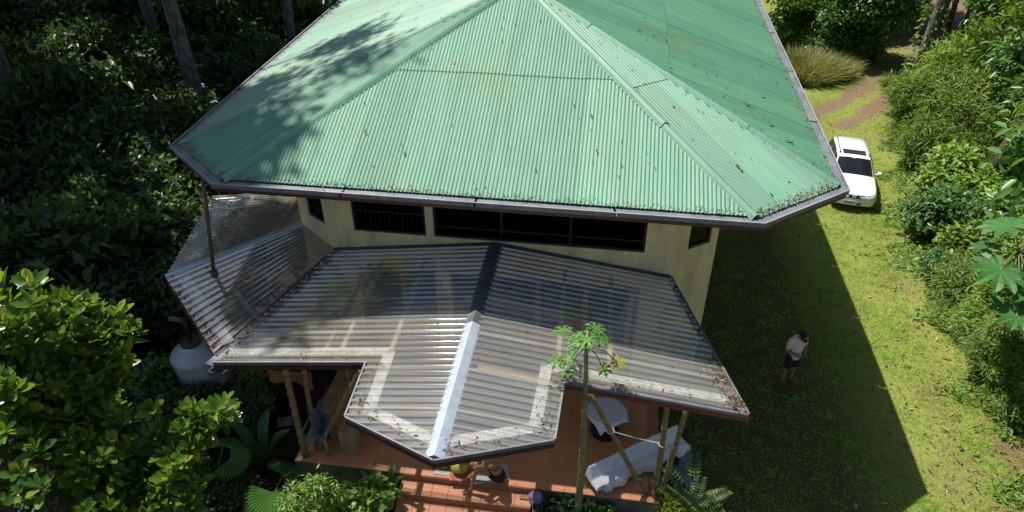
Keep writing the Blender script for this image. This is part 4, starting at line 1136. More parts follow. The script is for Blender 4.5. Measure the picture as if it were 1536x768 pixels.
# ------------------------------------------------------------------ white estate car
def build_car():
    fpt = G(1275, 318); rpt = G(1253, 214)
    d = Vector((rpt.x-fpt.x, rpt.y-fpt.y, 0)).normalized(); ang = math.atan2(d.y, d.x)
    L, Wd = 4.15, 1.70
    c = Vector((fpt.x, fpt.y, 0)) + d*L/2*1.11; c.z = float(gz(c.x, c.y))
    t = thing('car', 'white estate car with roof rails and a sunroof parked on the grass', 'car', c)
    x, y = d, Vector((-d.y, d.x, 0))
    KC = .95; KL = 1.17; x = (x - ZV*.10).normalized(); zc = y.cross(x); zc = zc if zc.z > 0 else -zc
    at = lambda s, w_, z: c + (x*((s-L/2)*KL) + y*w_ + zc*z)*KC
    hw = Wd/2
    def loft(secs, name, material, closed=True, smooth=True, par=t):
        V = []; F = []; m = len(secs[0])
        for sec in secs: V += [at(*p) for p in sec]
        for i in range(len(secs)-1):
            for j in range(m-1): F.append((i*m+j, (i+1)*m+j, (i+1)*m+j+1, i*m+j+1))
        if closed: F.append(tuple(range(m))); F.append(tuple((len(secs)-1)*m+j for j in reversed(range(m))))
        return mk(name, V, F, material, par, smooth)
    # lower body: station s, half width, bottom, waist height, top height
    st = [(0.02, .60, .34, .52, .62), (.08, .74, .26, .56, .70), (.22, .815, .22, .60, .80), (.5, .835, .22, .64, .88), (.95, .845, .22, .66, .95), (1.22, .85, .22, .68, .985),
          (1.6, .85, .22, .68, .99), (2.4, .85, .22, .68, 1.0), (3.2, .85, .22, .68, 1.01), (3.75, .84, .23, .68, 1.02), (4.0, .81, .26, .66, 1.0), (4.12, .74, .34, .62, .95)]
    secs = []
    for s, w_, zb, zw, zt in st:
        half = [(s, 0, zb), (s, w_*.86, zb), (s, w_*.97, zb+.08), (s, w_, zw), (s, w_*.965, zt-.07), (s, w_*.90, zt-.012), (s, w_*.72, zt+.012), (s, w_*.36, zt+.03), (s, 0, zt+.036)]
        full = half + [(s, -w2, z2) for (_, w2, z2) in reversed(half[1:-1])] + [half[0]]
        secs.append(full)
    body = loft(secs, 'body', 'car_paint')
    # cabin
    cs = [(1.18, .74, 1.0, .72), (1.75, .70, 1.44, .60), (1.95, .69, 1.50, .57), (2.5, .69, 1.545, .57), (3.2, .69, 1.535, .57), (3.7, .68, 1.485, .56), (3.88, .69, 1.36, .60), (4.05, .74, 1.0, .72)]
    secs = []
    for s, wb, zt, wt in cs:
        if zt <= 1.01: pts = [(s, .745, .98), (s, .742, .985), (s, .735, .99), (s, .73, 1.0), (s, .4, 1.015), (s, 0, 1.02)]
        else: pts = [(s, .765, .98), (s, .715, 1.0+(zt-1.0)*.35), (s, wt+.04, zt-.07), (s, wt, zt-.012), (s, wt*.55, zt+.012), (s, 0, zt+.018)]
        full = pts + [(s, -a, b) for (_, a, b) in reversed(pts[:-1])]
        secs.append(full)
    loft(secs, 'cabin', 'car_paint', smooth=True)
    def pane(name, pts, material='car_glass', off=.006, par=t):
        V = [at(*p) for p in pts]; n = (V[1]-V[0]).cross(V[2]-V[0]).normalized()
        if n.dot(V[0]-at(L/2, 0, .9)) < 0: n = -n
        if name == 'windscreen' or name == 'rear_window': pass
        k = len(V); VV = [v+n*off for v in V] + [v+n*(off-.004) for v in V]
        F = [tuple(range(k)), tuple(reversed(range(k, 2*k)))] + [(i, (i+1) % k, k+(i+1) % k, k+i) for i in range(k)]
        return mk(name, VV, F, material, par)
    ws = pane('windscreen', [(1.20, .70, 1.0), (1.20, .36, 1.018), (1.20, -.36, 1.018), (1.20, -.70, 1.0), (1.74, -.575, 1.425), (1.74, -.3, 1.45), (1.74, .3, 1.45), (1.74, .575, 1.425)], 'car_window', .03)
    pane('windscreen_surround', [(1.19, .72, .99), (1.19, .36, 1.008), (1.19, -.36, 1.008), (1.19, -.72, .99), (1.76, -.59, 1.435), (1.76, -.3, 1.46), (1.76, .3, 1.46), (1.76, .59, 1.435)], 'car_black', .018)
    for k in (-.28, .22): MB().beam(at(1.19, k, 1.045), at(1.38, k+.36, 1.20), .018, .012).build('wiper', 'car_black', t)
    pane('rear_window', [(4.04, .68, 1.0), (4.04, -.68, 1.0), (3.89, -.57, 1.36), (3.89, .57, 1.36)], 'car_window', .012)
    for k in (-1, 1):
        for s0, s1, s2, s3, z1 in ((1.32, 2.28, 2.25, 1.80, 1.44), (2.36, 3.15, 3.10, 2.33, 1.47), (3.22, 3.92, 3.72, 3.18, 1.42)):
            pane('side_window', [(s0, .758*k, 1.01), (s1, .758*k, 1.01), (s2, .635*k, z1), (s3, .635*k, z1)], 'car_black', .012)
        MB().tube([at(1.95, .55*k, 1.52), at(2.05, .555*k, 1.60), at(2.7, .56*k, 1.615), at(3.4, .56*k, 1.60), at(3.55, .55*k, 1.53)], .022, 8).build('roof_rail', 'car_grey', t, True)
        m = MB().tube([at(1.42, .80*k, 1.0), at(1.42, .90*k, 1.02)], .03, 8).build('mirror', 'car_paint', t)
        MB().ball(at(1.42, .98*k, 1.05), .1, 12, 8, (.9, 1.0, .75)).build('housing', 'car_paint', m, True)
        hl = loft([[(.075, .44*k, .58), (.075, .44*k, .70)], [(.12, .62*k, .58), (.13, .62*k, .73)], [(.30, .80*k, .62), (.36, .79*k, .78)]], 'headlight', 'lamp_glass', False)
        for v in hl.data.vertices: v.co = v.co - x*.02 + y*.02*k + ZV*.012
        for sx in (.78, 3.38):
            wc = at(sx, .76*k, .32); wh = bpy.data.objects.new('wheel', None); C.objects.link(wh); wh.parent = t; wh.location = wc-c; ORG[wh.name] = wc.copy()
            def disc(prof, n=28):
                V = []; F = []
                for r, o in prof:
                    for j in range(n):
                        q = 2*math.pi*j/n; V.append(wc + x*r*math.cos(q) + ZV*r*math.sin(q) + y*o*k)
                for i in range(len(prof)-1):
                    for j in range(n): F.append((i*n+j, i*n+(j+1) % n, (i+1)*n+(j+1) % n, (i+1)*n+j))
                F.append(tuple(range(n))); F.append(tuple((len(prof)-1)*n+j for j in range(n))); return V, F
            mk('tyre', *disc([(.22, -.1), (.31, -.1), (.325, -.07), (.325, .07), (.31, .095), (.2, .1)]), 'tyre', wh)
            mk('rim', *disc([(.2, .06), (.2, .102), (.06, .108), (.05, .11)]), 'galvanised', wh)
    pane('sunroof', [(1.93, .42, 1.512), (1.93, -.42, 1.512), (2.28, -.43, 1.543), (2.28, .43, 1.543)], 'car_black', .012)
    m = MB()
    g = loft([[(.045, -.42, .55), (.065, -.42, .68)], [(.012, 0, .55), (.03, 0, .695)], [(.045, .42, .55), (.065, .42, .68)]], 'grille', 'car_black', False)
    for v in g.data.vertices: v.co = v.co - x*.016 + ZV*.014
    MB().box(at(.012, 0, .63), x*.012, y*.07, ZV*.06).build('badge_panel', 'car_paint', t)
    # three small lozenges in a triangle on the grille
    for dy, dz in ((0, .032), (-.027, -.012), (.027, -.012)):
        MB().box(at(-.004, dy, .635+dz), x*.004, y*.014, ZV*.016).build('emblem', 'chrome', t)
    loft([[(.055, -.66, .30), (.06, -.66, .46)], [(-.02, -.3, .30), (-.02, -.3, .47)], [(-.03, 0, .30), (-.03, 0, .47)], [(-.02, .3, .30), (-.02, .3, .47)], [(.055, .66, .30), (.06, .66, .46)]], 'bumper', 'car_paint', False)
    loft([[(.04, -.5, .33), (.04, -.5, .41)], [(-.035, -.25, .33), (-.035, -.25, .41)], [(-.04, .25, .33), (-.04, .25, .41)], [(.04, .5, .33), (.04, .5, .41)]], 'air_intake', 'car_black', False)
    pl = MB().box(at(-.055, .12, .42), x*.008, y*.24, ZV*.075).build('number_plate', 'plate', t)
    for i in range(6):
        MB().box(at(-.064, .12+(2.5-i)*.062, .415), x*.001, y*.018, ZV*.034).build('character', 'plate_ink', pl)
    for k in (-.36, .36):
        MB().box(at(2.15, k, .78), x*.22, y*.22, ZV*.10).build('seat', 'car_seat', t); MB().box(at(2.42, k, 1.08), x*.07, y*.21, ZV*.3).build('seat_back', 'car_seat', t)
build_car()

# ------------------------------------------------------------------ vegetation
def PD(px, py, depth): return Vector((0, 0, CAMH)) + ray(px, py)*(depth)
def arr(v): return np.array(tuple(v))
def local_mesh(name, VF, material): return np_mesh(name, VF[0], VF[1], material)
def stem_mesh(name, lines, material, n=7):
    m = MB()
    for pts, rad in lines: m.tube(pts, rad, n)
    me = bpy.data.meshes.new(name); me.from_pydata([tuple(v) for v in m.v], [], m.f); me.materials.append(MATS[material]); me.shade_smooth(); return me
VAR = {}
def variant(key, crown_mesh, stem, cname='crown', sname='trunk'): VAR.setdefault(key, []).append((crown_mesh, stem, cname, sname))
def place(key, i, name, label, cat, loc, scale=1.0, rot=0, group=None, zs=1.0):
    cm, sm, cn, sn = VAR[key][i % len(VAR[key])]
    e = thing(name, label, cat, loc, group); e.rotation_euler = (0, 0, rot); e.scale = (scale, scale, scale*zs)
    for me, nm in ((cm, cn), (sm, sn)):
        o = bpy.data.objects.new(nm, me); C.objects.link(o); o.parent = e
    return e
def rlobes(n, rad, z0, z1, r0, r1, flat=.8):
    out = []
    for i in range(n):
        a = random.uniform(0, 6.28); q = rad*math.sqrt(random.random()); r = random.uniform(r0, r1)
        out.append((q*math.cos(a), q*math.sin(a), random.uniform(z0, z1), r, r, r*flat))
    return out
def limbs(lobes, z0=.0, r=.05, base=(0, 0, 0), wob=.1):
    L = []
    for lb in lobes:
        p = Vector(base)+Vector((0, 0, z0)); q = Vector(lb[:3]); m = p.lerp(q, .55)+Vector((random.uniform(-wob, wob), random.uniform(-wob, wob), wob))
        L.append(([p, m, q], [r, r*.7, r*.3]))
    return L
# understorey shrubs and trees of the dark wood
for k in range(4):
    lb = rlobes(7, 1.1, .7, 2.6, .6, 1.0)
    variant('wood_shrub', local_mesh('foliage', crown(lb, 330 if k % 2 else 210, 11 if k % 2 else 8, .24 if k % 2 else .36, .46, 'simple', .35, .2, .25, .3), 'leaf_forest' if k % 2 else 'leaf_forest_mid'), stem_mesh('stems', limbs(lb, 0, .05), 'bark'), 'foliage', 'stems')
for k in range(3):
    lb = rlobes(11, 3.0, 10.5, 16, 1.5, 2.5, .75)
    ln = [([Vector((0, 0, -.3)), Vector((.15, .1, 4)), Vector((.1, -.2, 8)), Vector((0, 0, 12.5))], [.34, .27, .22, .12])] + limbs(lb, 8.5, .11, wob=.4)
    variant('tall_tree', local_mesh('crown', crown(lb, 900, 14, .36, .5, 'simple', .3, .42, .2, .42, freq=1.1), 'leaf_forest_mid'), stem_mesh('trunk', ln, 'bark_pale', 9))
# bank plants on the right
for k in range(3):
    lb = rlobes(9, 1.15, .7, 3.0, .6, 1.05, .9)
    variant('bamboo', local_mesh('foliage', crown(lb, 520, 17, .26, .17, 'simple', .35, .17, .35, .3, up=.6), 'leaf_bamboo' if k else 'leaf_right'), stem_mesh('canes', limbs(lb, 0, .03), 'stem_green'), 'foliage', 'canes')
for k in range(3):
    lb = rlobes(9, 1.15, .6, 2.5, .55, .95)
    variant('broadleaf', local_mesh('foliage', crown(lb, 420, 11, .24, .52, 'oval', .4, .17, .2, .3), ('leaf_right', 'leaf_right_blue', 'leaf_right')[k]), stem_mesh('stems', limbs(lb, 0, .04), 'bark'), 'foliage', 'stems')
for k in range(2):
    lb = rlobes(12, 2.2, 3.2, 7.2, 1.1, 1.8, .8)
    ln = [([Vector((0, 0, -.3)), Vector((.1, .05, 2)), Vector((0, 0, 5))], [.2, .16, .1])] + limbs(lb, 2.6, .07, wob=.3)
    variant('bank_tree', local_mesh('crown', crown(lb, 950, 14, .3, .48, 'oval', .35, .33, .22, .3, freq=1.5), 'leaf_right_blue' if k else 'leaf_right'), stem_mesh('trunk', ln, 'bark', 9))

for k in range(2):
    lb = rlobes(10, 1.7, 2.2, 6.0, .8, 1.5, .85)
    variant('big_leaf', local_mesh('crown', crown(lb, 520, 9, .42, .42, 'oval', .45, .3, .35, .38, freq=1.6), 'leaf_right_blue'), stem_mesh('trunk', [([Vector((0, 0, -.2)), Vector((.1, 0, 2.5)), Vector((0, .1, 4.5))], [.17, .14, .08])] + limbs(lb, 2.0, .06, wob=.25), 'bark', 9))
random.seed(21)
# --- dark wood left of and behind the house
wood = []
y = 8.5
while y < 62:
    x = -46.0
    while x < 6:
        px_, py_ = x + random.uniform(-1, 1), y + random.uniform(-1, 1)
        a, b = toH(Vector((px_, py_, 0)))
        ok = (a < -10.7 and not (b < 9.8 and a > -12)) or (b > 29.5 and a < 3)
        dpt = py_*math.cos(TH) + 12*math.sin(TH)           # only what the lens can see, roughly
        if ok and -.80 < px_/dpt < (-.12 if b > 29.5 else 1): wood.append((px_, py_))
        x += 2.5 if y < 40 else 3.6
    y += 2.3 if y < 40 else 3.4
for i, (x, y) in enumerate(wood):
    far = min(1.0, max(0, (-x-9)/10)); a, b = toH(Vector((x, y, 0))); k = random.randrange(4)
    sc = random.uniform(.75, 1.15)+.5*far + (.5 if y > 38 else 0)
    lab = '%s %s shrub in the shaded wood %s' % ('tall' if sc > 1.2 else 'low', ('brighter green', 'dark leaved')[k % 2], 'behind the house' if b > 29.5 else 'next to the clear roof' if a > -13.5 else 'among the tall trunks')
    place('wood_shrub', k, 'understorey_shrub', lab, 'shrub', (x, y, float(gz(x, y))-.05), sc, random.uniform(0, 6.28), 'shrubs of the shaded wood', random.uniform(.8, 1.15))
# small dark shrubs on the bed under the glossy tree and by the left posts
for i, (px_, py_, sc) in enumerate(((245, 600, .5), (300, 640, .42), (375, 600, .32), (390, 640, .34), (300, 720, .4), (360, 760, .3), (220, 690, .5), (120, 760, .5), (200, 770, .5), (270, 800, .42), (410, 585, .3), (40, 700, .6), (350, 585, .3))):
    place('wood_shrub', i, 'bed_shrub', 'small dark shrub on the shaded bed left of the terrace', 'shrub', P(px_, py_, 0), sc, i*1.3, 'small shrubs of the shaded bed', .9)
tall = [(-16.8, 19.5), (-19.5, 26.5), (-21.5, 18.5), (-25.5, 27), (-13.0, 28.5), (-26.5, 32), (-17.5, 35), (-11.0, 36), (-22, 39), (-29, 24), (-5, 40), (-30, 38), (-14, 44), (-24, 46)]
for i, (x, y) in enumerate(tall):
    a, b = toH(Vector((x, y, 0)))
    lab = 'tall pale trunked tree rising %s' % ('out of the wood behind the house' if b > 34 else 'deep inside the shaded wood' if a < -22 else 'out of the shaded wood next to the house')
    place('tall_tree', i, 'tall_tree', lab, 'tree', (x, y, float(gz(x, y))-.1), random.uniform(.92, 1.12), random.uniform(0, 6.28), 'tall trees of the shaded wood')
# the highest tree of the wood: its crown throws the broken shade on the roof
def high_tree():
    b = U(-18.0, 24.5, 0); b.z = float(gz(b.x, b.y)); t = thing('high_tree', 'very tall tree with a mottled pale trunk next to the left eave', 'tree', b)
    lb = [tuple(U(q[0]-4.05, q[1]+3.5, q[2]+9)) + (r*S, r*S, r*S*.8) for q, r in (((-9.2, 19.2, 19.6), .85), ((-10.1, 17.9, 19.3), 1.0), ((-11.2, 18.9, 18.9), 1.0), ((-10.2, 17.0, 19.2), .6), ((-8.2, 20.3, 20.4), .6), ((-10.4, 20.3, 20.0), .9), ((-12.6, 17.2, 19.2), 1.3), ((-14.2, 18.2, 19.4), 1.4), ((-13.6, 15.9, 19.4), 1.0), ((-14.5, 16.2, 19.0), 1.1), ((-12.2, 20.8, 20.5), 1.3), ((-8.9, 22.6, 20.2), .8))]
    v, f = crown(lb, 720, 14, .36, .5, 'simple', .2, .36, .2, .28, freq=1.3); link('crown', np_mesh('crown', v-arr(b), f, 'leaf_forest_mid'), t)
    k = b + ZV*22 + Vector((1.2, -.8, 0)); m = MB().tube([b-ZV*.2, b+ZV*5+Vector((.2, -.1, 0)), b+ZV*13+Vector((.6, -.4, 0)), k], [.42, .34, .27, .18], 10)
    for l in lb: q = Vector(l[:3]); m.tube([k, k.lerp(q, .5)+ZV*.7, q], [.11, .08, .03], 6)
    m.build('trunk', 'bark_pale', t, True)
high_tree()
# --- back right, beyond the track
for px_, py_, sc in ((1165, 62, .8), (1205, 74, .72), (1243, 86, .75), (1275, 92, .72), (1300, 84, .6), (1225, 40, 1.0), (1300, 40, .9), (1340, 48, .8), (1375, 44, .85), (1420, 52, .95), (1270, 20, 1.1), (1330, 15, 1.1)):
    p = G(px_, py_); place('bank_tree', random.randrange(2), 'bushy_tree', 'dense green tree behind the dry grass clump' if px_ < 1310 and py_ > 55 else 'dense green tree standing beyond the end of the grassy track', 'tree', p, sc*1.15, random.uniform(0, 6), 'trees behind the track')
for px_, py_, sc in ((1180, 72, .8), (1220, 84, .7), (1258, 92, .8), (1285, 95, .75), (1306, 90, .5), (1195, 50, 1.2), (1240, 55, 1.3)):
    place('broadleaf', random.randrange(3), 'track_shrub', 'leafy shrub under the trees behind the dry grass clump', 'shrub', G(px_, py_), sc*1.3, random.uniform(0, 6), 'shrubs behind the dry grass')
# --- tall trees standing on the bank, crowns above the picture
for i, (x, y) in enumerate(((18.5, 10), (19.5, 17), (22, 24), (17, 4), (25, 31), (24, 12))):
    place('tall_tree', i, 'tall_tree', 'tall pale trunked tree high on the bank right of the lawn', 'tree', (x, y, float(gz(x, y))-.1), random.uniform(.95, 1.15), random.uniform(0, 6.28), 'tall trees on the bank')
# --- planted bank along the lawn
BAM = 'feathery bamboo clump with thin arching leaves on the bank beside the lawn'
BRO = 'broad leaved green shrub on the bank beside the lawn'
for px_, py_, key, sc, zs in (
    (1392, 195, 'bamboo', 1.0, .9), (1418, 255, 'bamboo', 1.1, 1.0), (1450, 205, 'bamboo', 1.4, 1.2), (1420, 315, 'broadleaf', .95, .8), (1425, 365, 'broadleaf', .9, .8),
    (1462, 420, 'broadleaf', .9, .8), (1480, 470, 'bamboo', .8, .8), (1468, 520, 'bamboo', .62, .7), (1510, 575, 'bamboo', .7, .8), (1545, 625, 'bamboo', .6, .7), (1500, 385, 'broadleaf', 1.1, 1.0), (1405, 290, 'broadleaf', .6, .8), (1400, 350, 'broadleaf', .55, .8), (1425, 420, 'broadleaf', .55, .7), (1440, 470, 'broadleaf', .5, .7), (1450, 500, 'bamboo', .5, .7), (1485, 560, 'bamboo', .5, .7), (1520, 610, 'bamboo', .45, .7), (1365, 215, 'bamboo', .9, .9), (1372, 255, 'bamboo', .7, .8), (1355, 170, 'bamboo', .8, .8),
    (1540, 340, 'bamboo', 1.3, 1.3), (1545, 450, 'broadleaf', 1.1, 1.1), (1540, 520, 'bamboo', 1.0, 1.0), (1590, 560, 'bamboo', 1.1, 1.2),
    (1440, 150, 'bamboo', 1.3, 1.2), (1600, 420, 'broadleaf', 1.5, 1.4)):
    p = G(px_, py_)
    place(key, random.randrange(3), 'bamboo_clump' if key == 'bamboo' else 'bank_shrub', ('tall ' if sc*zs > 1.15 else 'low ' if sc < .75 else 'mid height ') + (BAM if key == 'bamboo' else BRO), 'bamboo' if key == 'bamboo' else 'shrub', p - ZV*.05, sc, random.uniform(0, 6.28), 'bamboo clumps on the bank' if key == 'bamboo' else 'broad leaved shrubs on the bank', zs)
for px_, py_, sc in ((1530, 235, .85), (1570, 290, .95), (1515, 165, 1.0), (1475, 120, .9), (1590, 200, 1.1)):
    place('big_leaf', random.randrange(2), 'large_leaf_tree', 'tree with large loose blue green leaves above the bamboo', 'tree', G(px_, py_), sc, random.uniform(0, 6), 'large leaved trees above the bank')
for px_, py_, sc in ((1560, 120, 1.0), (1530, 90, .95), (1470, 95, .95), (1620, 230, 1.0), (1440, 60, .9), (1520, 50, 1.0), (1580, 90, 1.1), (1640, 330, .9)):
    p = G(px_, py_); place('bank_tree', random.randrange(2), 'leafy_tree', 'leafy tree rising above the bamboo on the bank', 'tree', p, sc, random.uniform(0, 6), 'trees above the bank')
# --- straight tall trunk by the track
def big_tree():
    b = G(1362, 150); t = thing('tall_tree', 'tall straight tree with a bare mossy trunk beside the track', 'tree', b)
    k = [b-ZV*.2, b+ZV*3+Vector((.1, 0, 0)), b+ZV*7+Vector((.25, .1, 0)), b+ZV*12+Vector((.3, .2, 0))]
    m = MB().tube(k, [.42, .34, .29, .2], 12)
    lb = [(b.x+.3+random.uniform(-3, 3), b.y+random.uniform(-2, 3), b.z+random.uniform(11, 15), 1.7, 1.7, 1.3) for _ in range(8)]
    for pts, r in limbs(lb, 9, .12, base=(b.x+.27, b.y+.1, b.z), wob=.4): m.tube(pts, r, 7)
    m.build('trunk', 'bark_pale', t, True)
    v, f = crown(lb, 700, 13, .34, .5, 'simple', .3, .4, .2, .35, freq=1.1); v = v - arr(b)
    link('crown', np_mesh('crown', v, f, 'leaf_forest_mid'), t)
    # climber leaves round the lower trunk
    n = 420; z = rng.random(n)**1.4*6; q = rng.random(n)*6.28; rr = .42+rng.random(n)*.25
    c = np.stack([np.cos(q)*rr, np.sin(q)*rr, z], 1); d = np.stack([np.cos(q), np.sin(q), -.6+rng.normal(size=n)*.4], 1)
    cl = link('climber', np_mesh('climber', *leaves(c, d, rng.normal(size=(n, 3))*.4+np.array([0, 0, 1]), .22, .12, 'oval'), 'leaf_right'), t); cl['kind'] = 'stuff'
big_tree()
def stump_tree():
    b = G(1478, 300); t = thing('leaning_tree', 'mossy bare trunk standing among the bamboo', 'tree', b)
    k = [b-ZV*.2, b+ZV*2, b+ZV*4.2+Vector((.2, 0, 0)), b+ZV*6.5+Vector((.5, .2, 0))]
    MB().tube(k, [.34, .28, .25, .16], 12).build('trunk', 'bark', t, True)
    lb = [(b.x+.5+random.uniform(-1.3, 1.3), b.y+random.uniform(-1, 1.3), b.z+random.uniform(6.5, 8.2), 1.0, 1.0, .8) for _ in range(5)]
    v, f = crown(lb, 260, 12, .3, .45, 'oval', .3, .3, .3, .35); link('crown', np_mesh('crown', v-arr(b), f, 'leaf_right'), t)
stump_tree()
# --- dry grass clump behind the roof corner
def grass_clump(name, label, b, n, rad, h, material, lean=.5):
    t = rng.random(n)*6.28; r = rad*np.sqrt(rng.random(n)); c = np.stack([b.x+r*np.cos(t), b.y+r*np.sin(t), np.full(n, b.z)], 1)
    d1 = np.stack([np.cos(t)*lean*r/rad, np.sin(t)*lean*r/rad, np.ones(n)], 1) + rng.normal(size=(n, 3))*.16
    d1 = unit(d1); L = h*(.6+.5*rng.random(n)); mid = c + d1*(L*.6)[:, None]
    d2 = unit(d1 + np.stack([np.cos(t), np.sin(t), np.full(n, -.5)], 1)*.6 + rng.normal(size=(n, 3))*.15); end = mid + d2*(L*.55)[:, None]
    w_ = unit(np.cross(d1, rng.normal(size=(n, 3))))*.022
    V = np.stack([c-w_, c+w_, mid-w_*.8, mid+w_*.8, end], 1).reshape(-1, 3); F = (np.array([(0, 1, 3), (0, 3, 2), (2, 3, 4)])[None] + (np.arange(n)*5)[:, None, None]).reshape(-1, 3)
    return tag(link(name, np_mesh(name, V-arr(b), F, material), None, b), label, 'grass')
grass_clump('tall_grass', 'clump of tall dry grass behind the right roof corner', G(1204, 118), 2200, 1.7, 1.5, 'grass_dry')
grass_clump('tall_grass', 'lower clump of tall dry grass spreading towards the track', G(1236, 112), 1800, 1.5, 1.2, 'grass_dry')
# --- large palmate tree at the right
def palmate(c, d, nrm, rad, lobes, depth=.45, serr=False, width=1.0):
    d = Vector(d).normalized(); n = Vector(nrm); n = (n - d*n.dot(d)).normalized(); s = n.cross(d)
    V = [Vector(c)]; F = []; span = R(300)
    for i in range(lobes):
        a = -span/2 + span*i/(lobes-1); da = span/(lobes-1)/2
        L = rad*(1-.25*abs(a)/(span/2))
        def pt(an, r, z=0): return Vector(c) + d*math.cos(an)*r + s*math.sin(an)*r + n*(z*rad)
        k = len(V)
        if serr:
            V += [pt(a-da, L*depth*.5, .02), pt(a-da*.5, L*.55, .04), pt(a-da*.95, L*.72, .0), pt(a-da*.35, L*.75, .02), pt(a, L, -.12), pt(a+da*.35, L*.75, .02), pt(a+da*.95, L*.72, .0), pt(a+da*.5, L*.55, .04), pt(a+da, L*depth*.5, .02), pt(a, L*.6, .0)]
            F += [(0, k, k+9), (k, k+1, k+9), (k+1, k+2, k+3), (k+1, k+3, k+9), (k+3, k+4, k+9), (k+9, k+4, k+5), (k+9, k+5, k+7), (k+5, k+6, k+7), (k+9, k+7, k+8), (0, k+9, k+8)]
        else:
            V += [pt(a-da, L*depth, .03), pt(a-da*.85, L*.72, .05), pt(a-da*.45, L*.93, .0), pt(a, L, -.08), pt(a+da*.45, L*.93, .0), pt(a+da*.85, L*.72, .05), pt(a+da, L*depth, .03), pt(a, L*.6, -.01)]
            F += [(0, k, k+7), (k, k+1, k+7), (k+1, k+2, k+7), (k+2, k+3, k+7), (k+7, k+3, k+4), (k+7, k+4, k+5), (k+7, k+5, k+6), (0, k+7, k+6)]
    return V, F
def cecropia():
    b = P(1545, 560, 0); top = P(1528, 375, 3.4); t = thing('broad_leaf_tree', 'thin tree with huge palmate leaves in front of the bank', 'tree', b)
    MB().tube([b, b.lerp(top, .5), top], [.09, .07, .05], 10).build('trunk', 'bark_pale', t, True)
    for px_, py_, z, rad in ((1515, 340, 3.7, .74), (1500, 405, 3.4, .7), (1545, 440, 3.1, .6), (1480, 372, 3.0, .42), (1560, 350, 3.8, .6), (1525, 475, 2.8, .5), (1570, 400, 3.5, .6), (1505, 460, 2.5, .45)):
        c = P(px_, py_, z); m = MB().tube([top, top.lerp(c, .6)+ZV*.12, c], .014, 6).build('stalk', 'stem_green', t)
        d = c-top; d.z = -.15; V, F = palmate(c, d, Vector((random.uniform(-.2, .2), -.35, 1)), rad, 10, .62); mk('leaf', V, F, 'leaf_big', t, False)
cecropia()
# --- papaya in front of the terrace
def papaya():
    b = HP(.0, 8.62, 0); top = P(879, 530, 4.25); t = thing('papaya_tree', 'slender papaya tree with a bare trunk standing before the veranda', 'tree', b)
    pts = [b, b.lerp(top, .25)+AV*.02, b.lerp(top, .5)+AV*.04, b.lerp(top, .75)+AV*.03, top, top+ZV*.22]
    tr = MB().tube(pts, [.085, .07, .06, .05, .042, .03], 12).build('trunk', 'papaya_bark', t, True)
    sc = MB()
    for i in range(46):
        u = .12+.86*i/46; p = b.lerp(top, u)+AV*.035*math.sin(u*3.1); q = random.uniform(0, 6.28); r = .083-.045*u
        sc.box(p+Vector((math.cos(q), math.sin(q), 0))*r, Vector((-math.sin(q), math.cos(q), 0))*.018, Vector((math.cos(q), math.sin(q), 0))*.006, ZV*.01)
    o = sc.build('leaf_scars', 'papaya_scar', tr); o['kind'] = 'stuff'
    h = top+ZV*.16
    for px_, py_, z, rad, mt in ((845, 496, 4.30, .25, ''), (880, 508, 4.62, .27, ''), (893, 492, 4.55, .25, ''), (866, 512, 4.52, .22, ''), (836, 541, 4.1, .20, ''), (856, 538, 4.05, .21, ''), (852, 557, 3.8, .20, ''), (905, 553, 3.95, .19, ''), (926, 543, 4.05, .20, '_old'), (900, 508, 4.5, .2, ''), (908, 510, 4.35, .12, '_old')):
        c = P(px_, py_, z); m = MB().tube([h, h.lerp(c, .55)+ZV*.10, c], [.012, .01, .008], 6).build('stalk', 'stem_green', t)
        d = c-h; d.z = 0; d = d + Vector((random.uniform(-.1, .1), -.05, 0)); d.z = -.25*d.length
        V, F = palmate(c, d, Vector((random.uniform(-.2, .2), -.3, 1)), rad*1.05, 7, .5, True); mk('leaf', V, F, 'leaf_papaya'+mt, t)
papaya()
# --- glossy tree in front, left
def front_tree():
    b = U(-6.9, 6.4, 0); t = thing('glossy_tree', 'glossy leaved tree with rosettes of rounded leaves left of the terrace', 'tree', b)
    lob = []
    for px_, py_, dp, r in ((20, 470, 9.6, .62), (75, 500, 9.8, .6), (20, 580, 9.6, .75), (110, 575, 10.2, .75), (165, 520, 10.0, .36), (175, 480, 10.1, .22), (205, 610, 10.4, .62), (270, 640, 10.4, .5), (315, 620, 10.5, .32), (250, 690, 10.3, .5), (130, 680, 10.0, .75), (20, 690, 9.4, .8), (70, 760, 9.4, .8), (190, 760, 10.0, .6), (270, 745, 10.2, .4), (100, 640, 10.6, .8), (-60, 560, 9.6, .9), (-60, 720, 9.4, .9)):
        p = PD(px_, py_, dp); lob.append((p.x, p.y, p.z, r, r, r*.9))
    v, f = crown(lob, 720, 11, .245, .5, 'broad', .5, .1, 0, .3, rosette=True, freq=2.6)
    link('crown', np_mesh('crown', v-arr(b), f, 'leaf_bush'), t)
    m = MB(); k = b + Vector((.1, .2, 2.2)); m.tube([b-ZV*.1, b+ZV*1.1+Vector((.05, 0, 0)), k], [.16, .13, .11], 10)
    for l in lob:
        q = Vector(l[:3]); mid = k.lerp(q, .5)+ZV*.1; m.tube([k, mid, q], [.045, .03, .014], 7)
        for _ in range(3):
            e = q + Vector((random.uniform(-1, 1), random.uniform(-1, 1), random.uniform(-.2, .7)))*l[3]*.45; m.tube([mid.lerp(q, .5), e], [.025, .012], 5)
    m.build('trunk', 'bark', t, True)
front_tree()
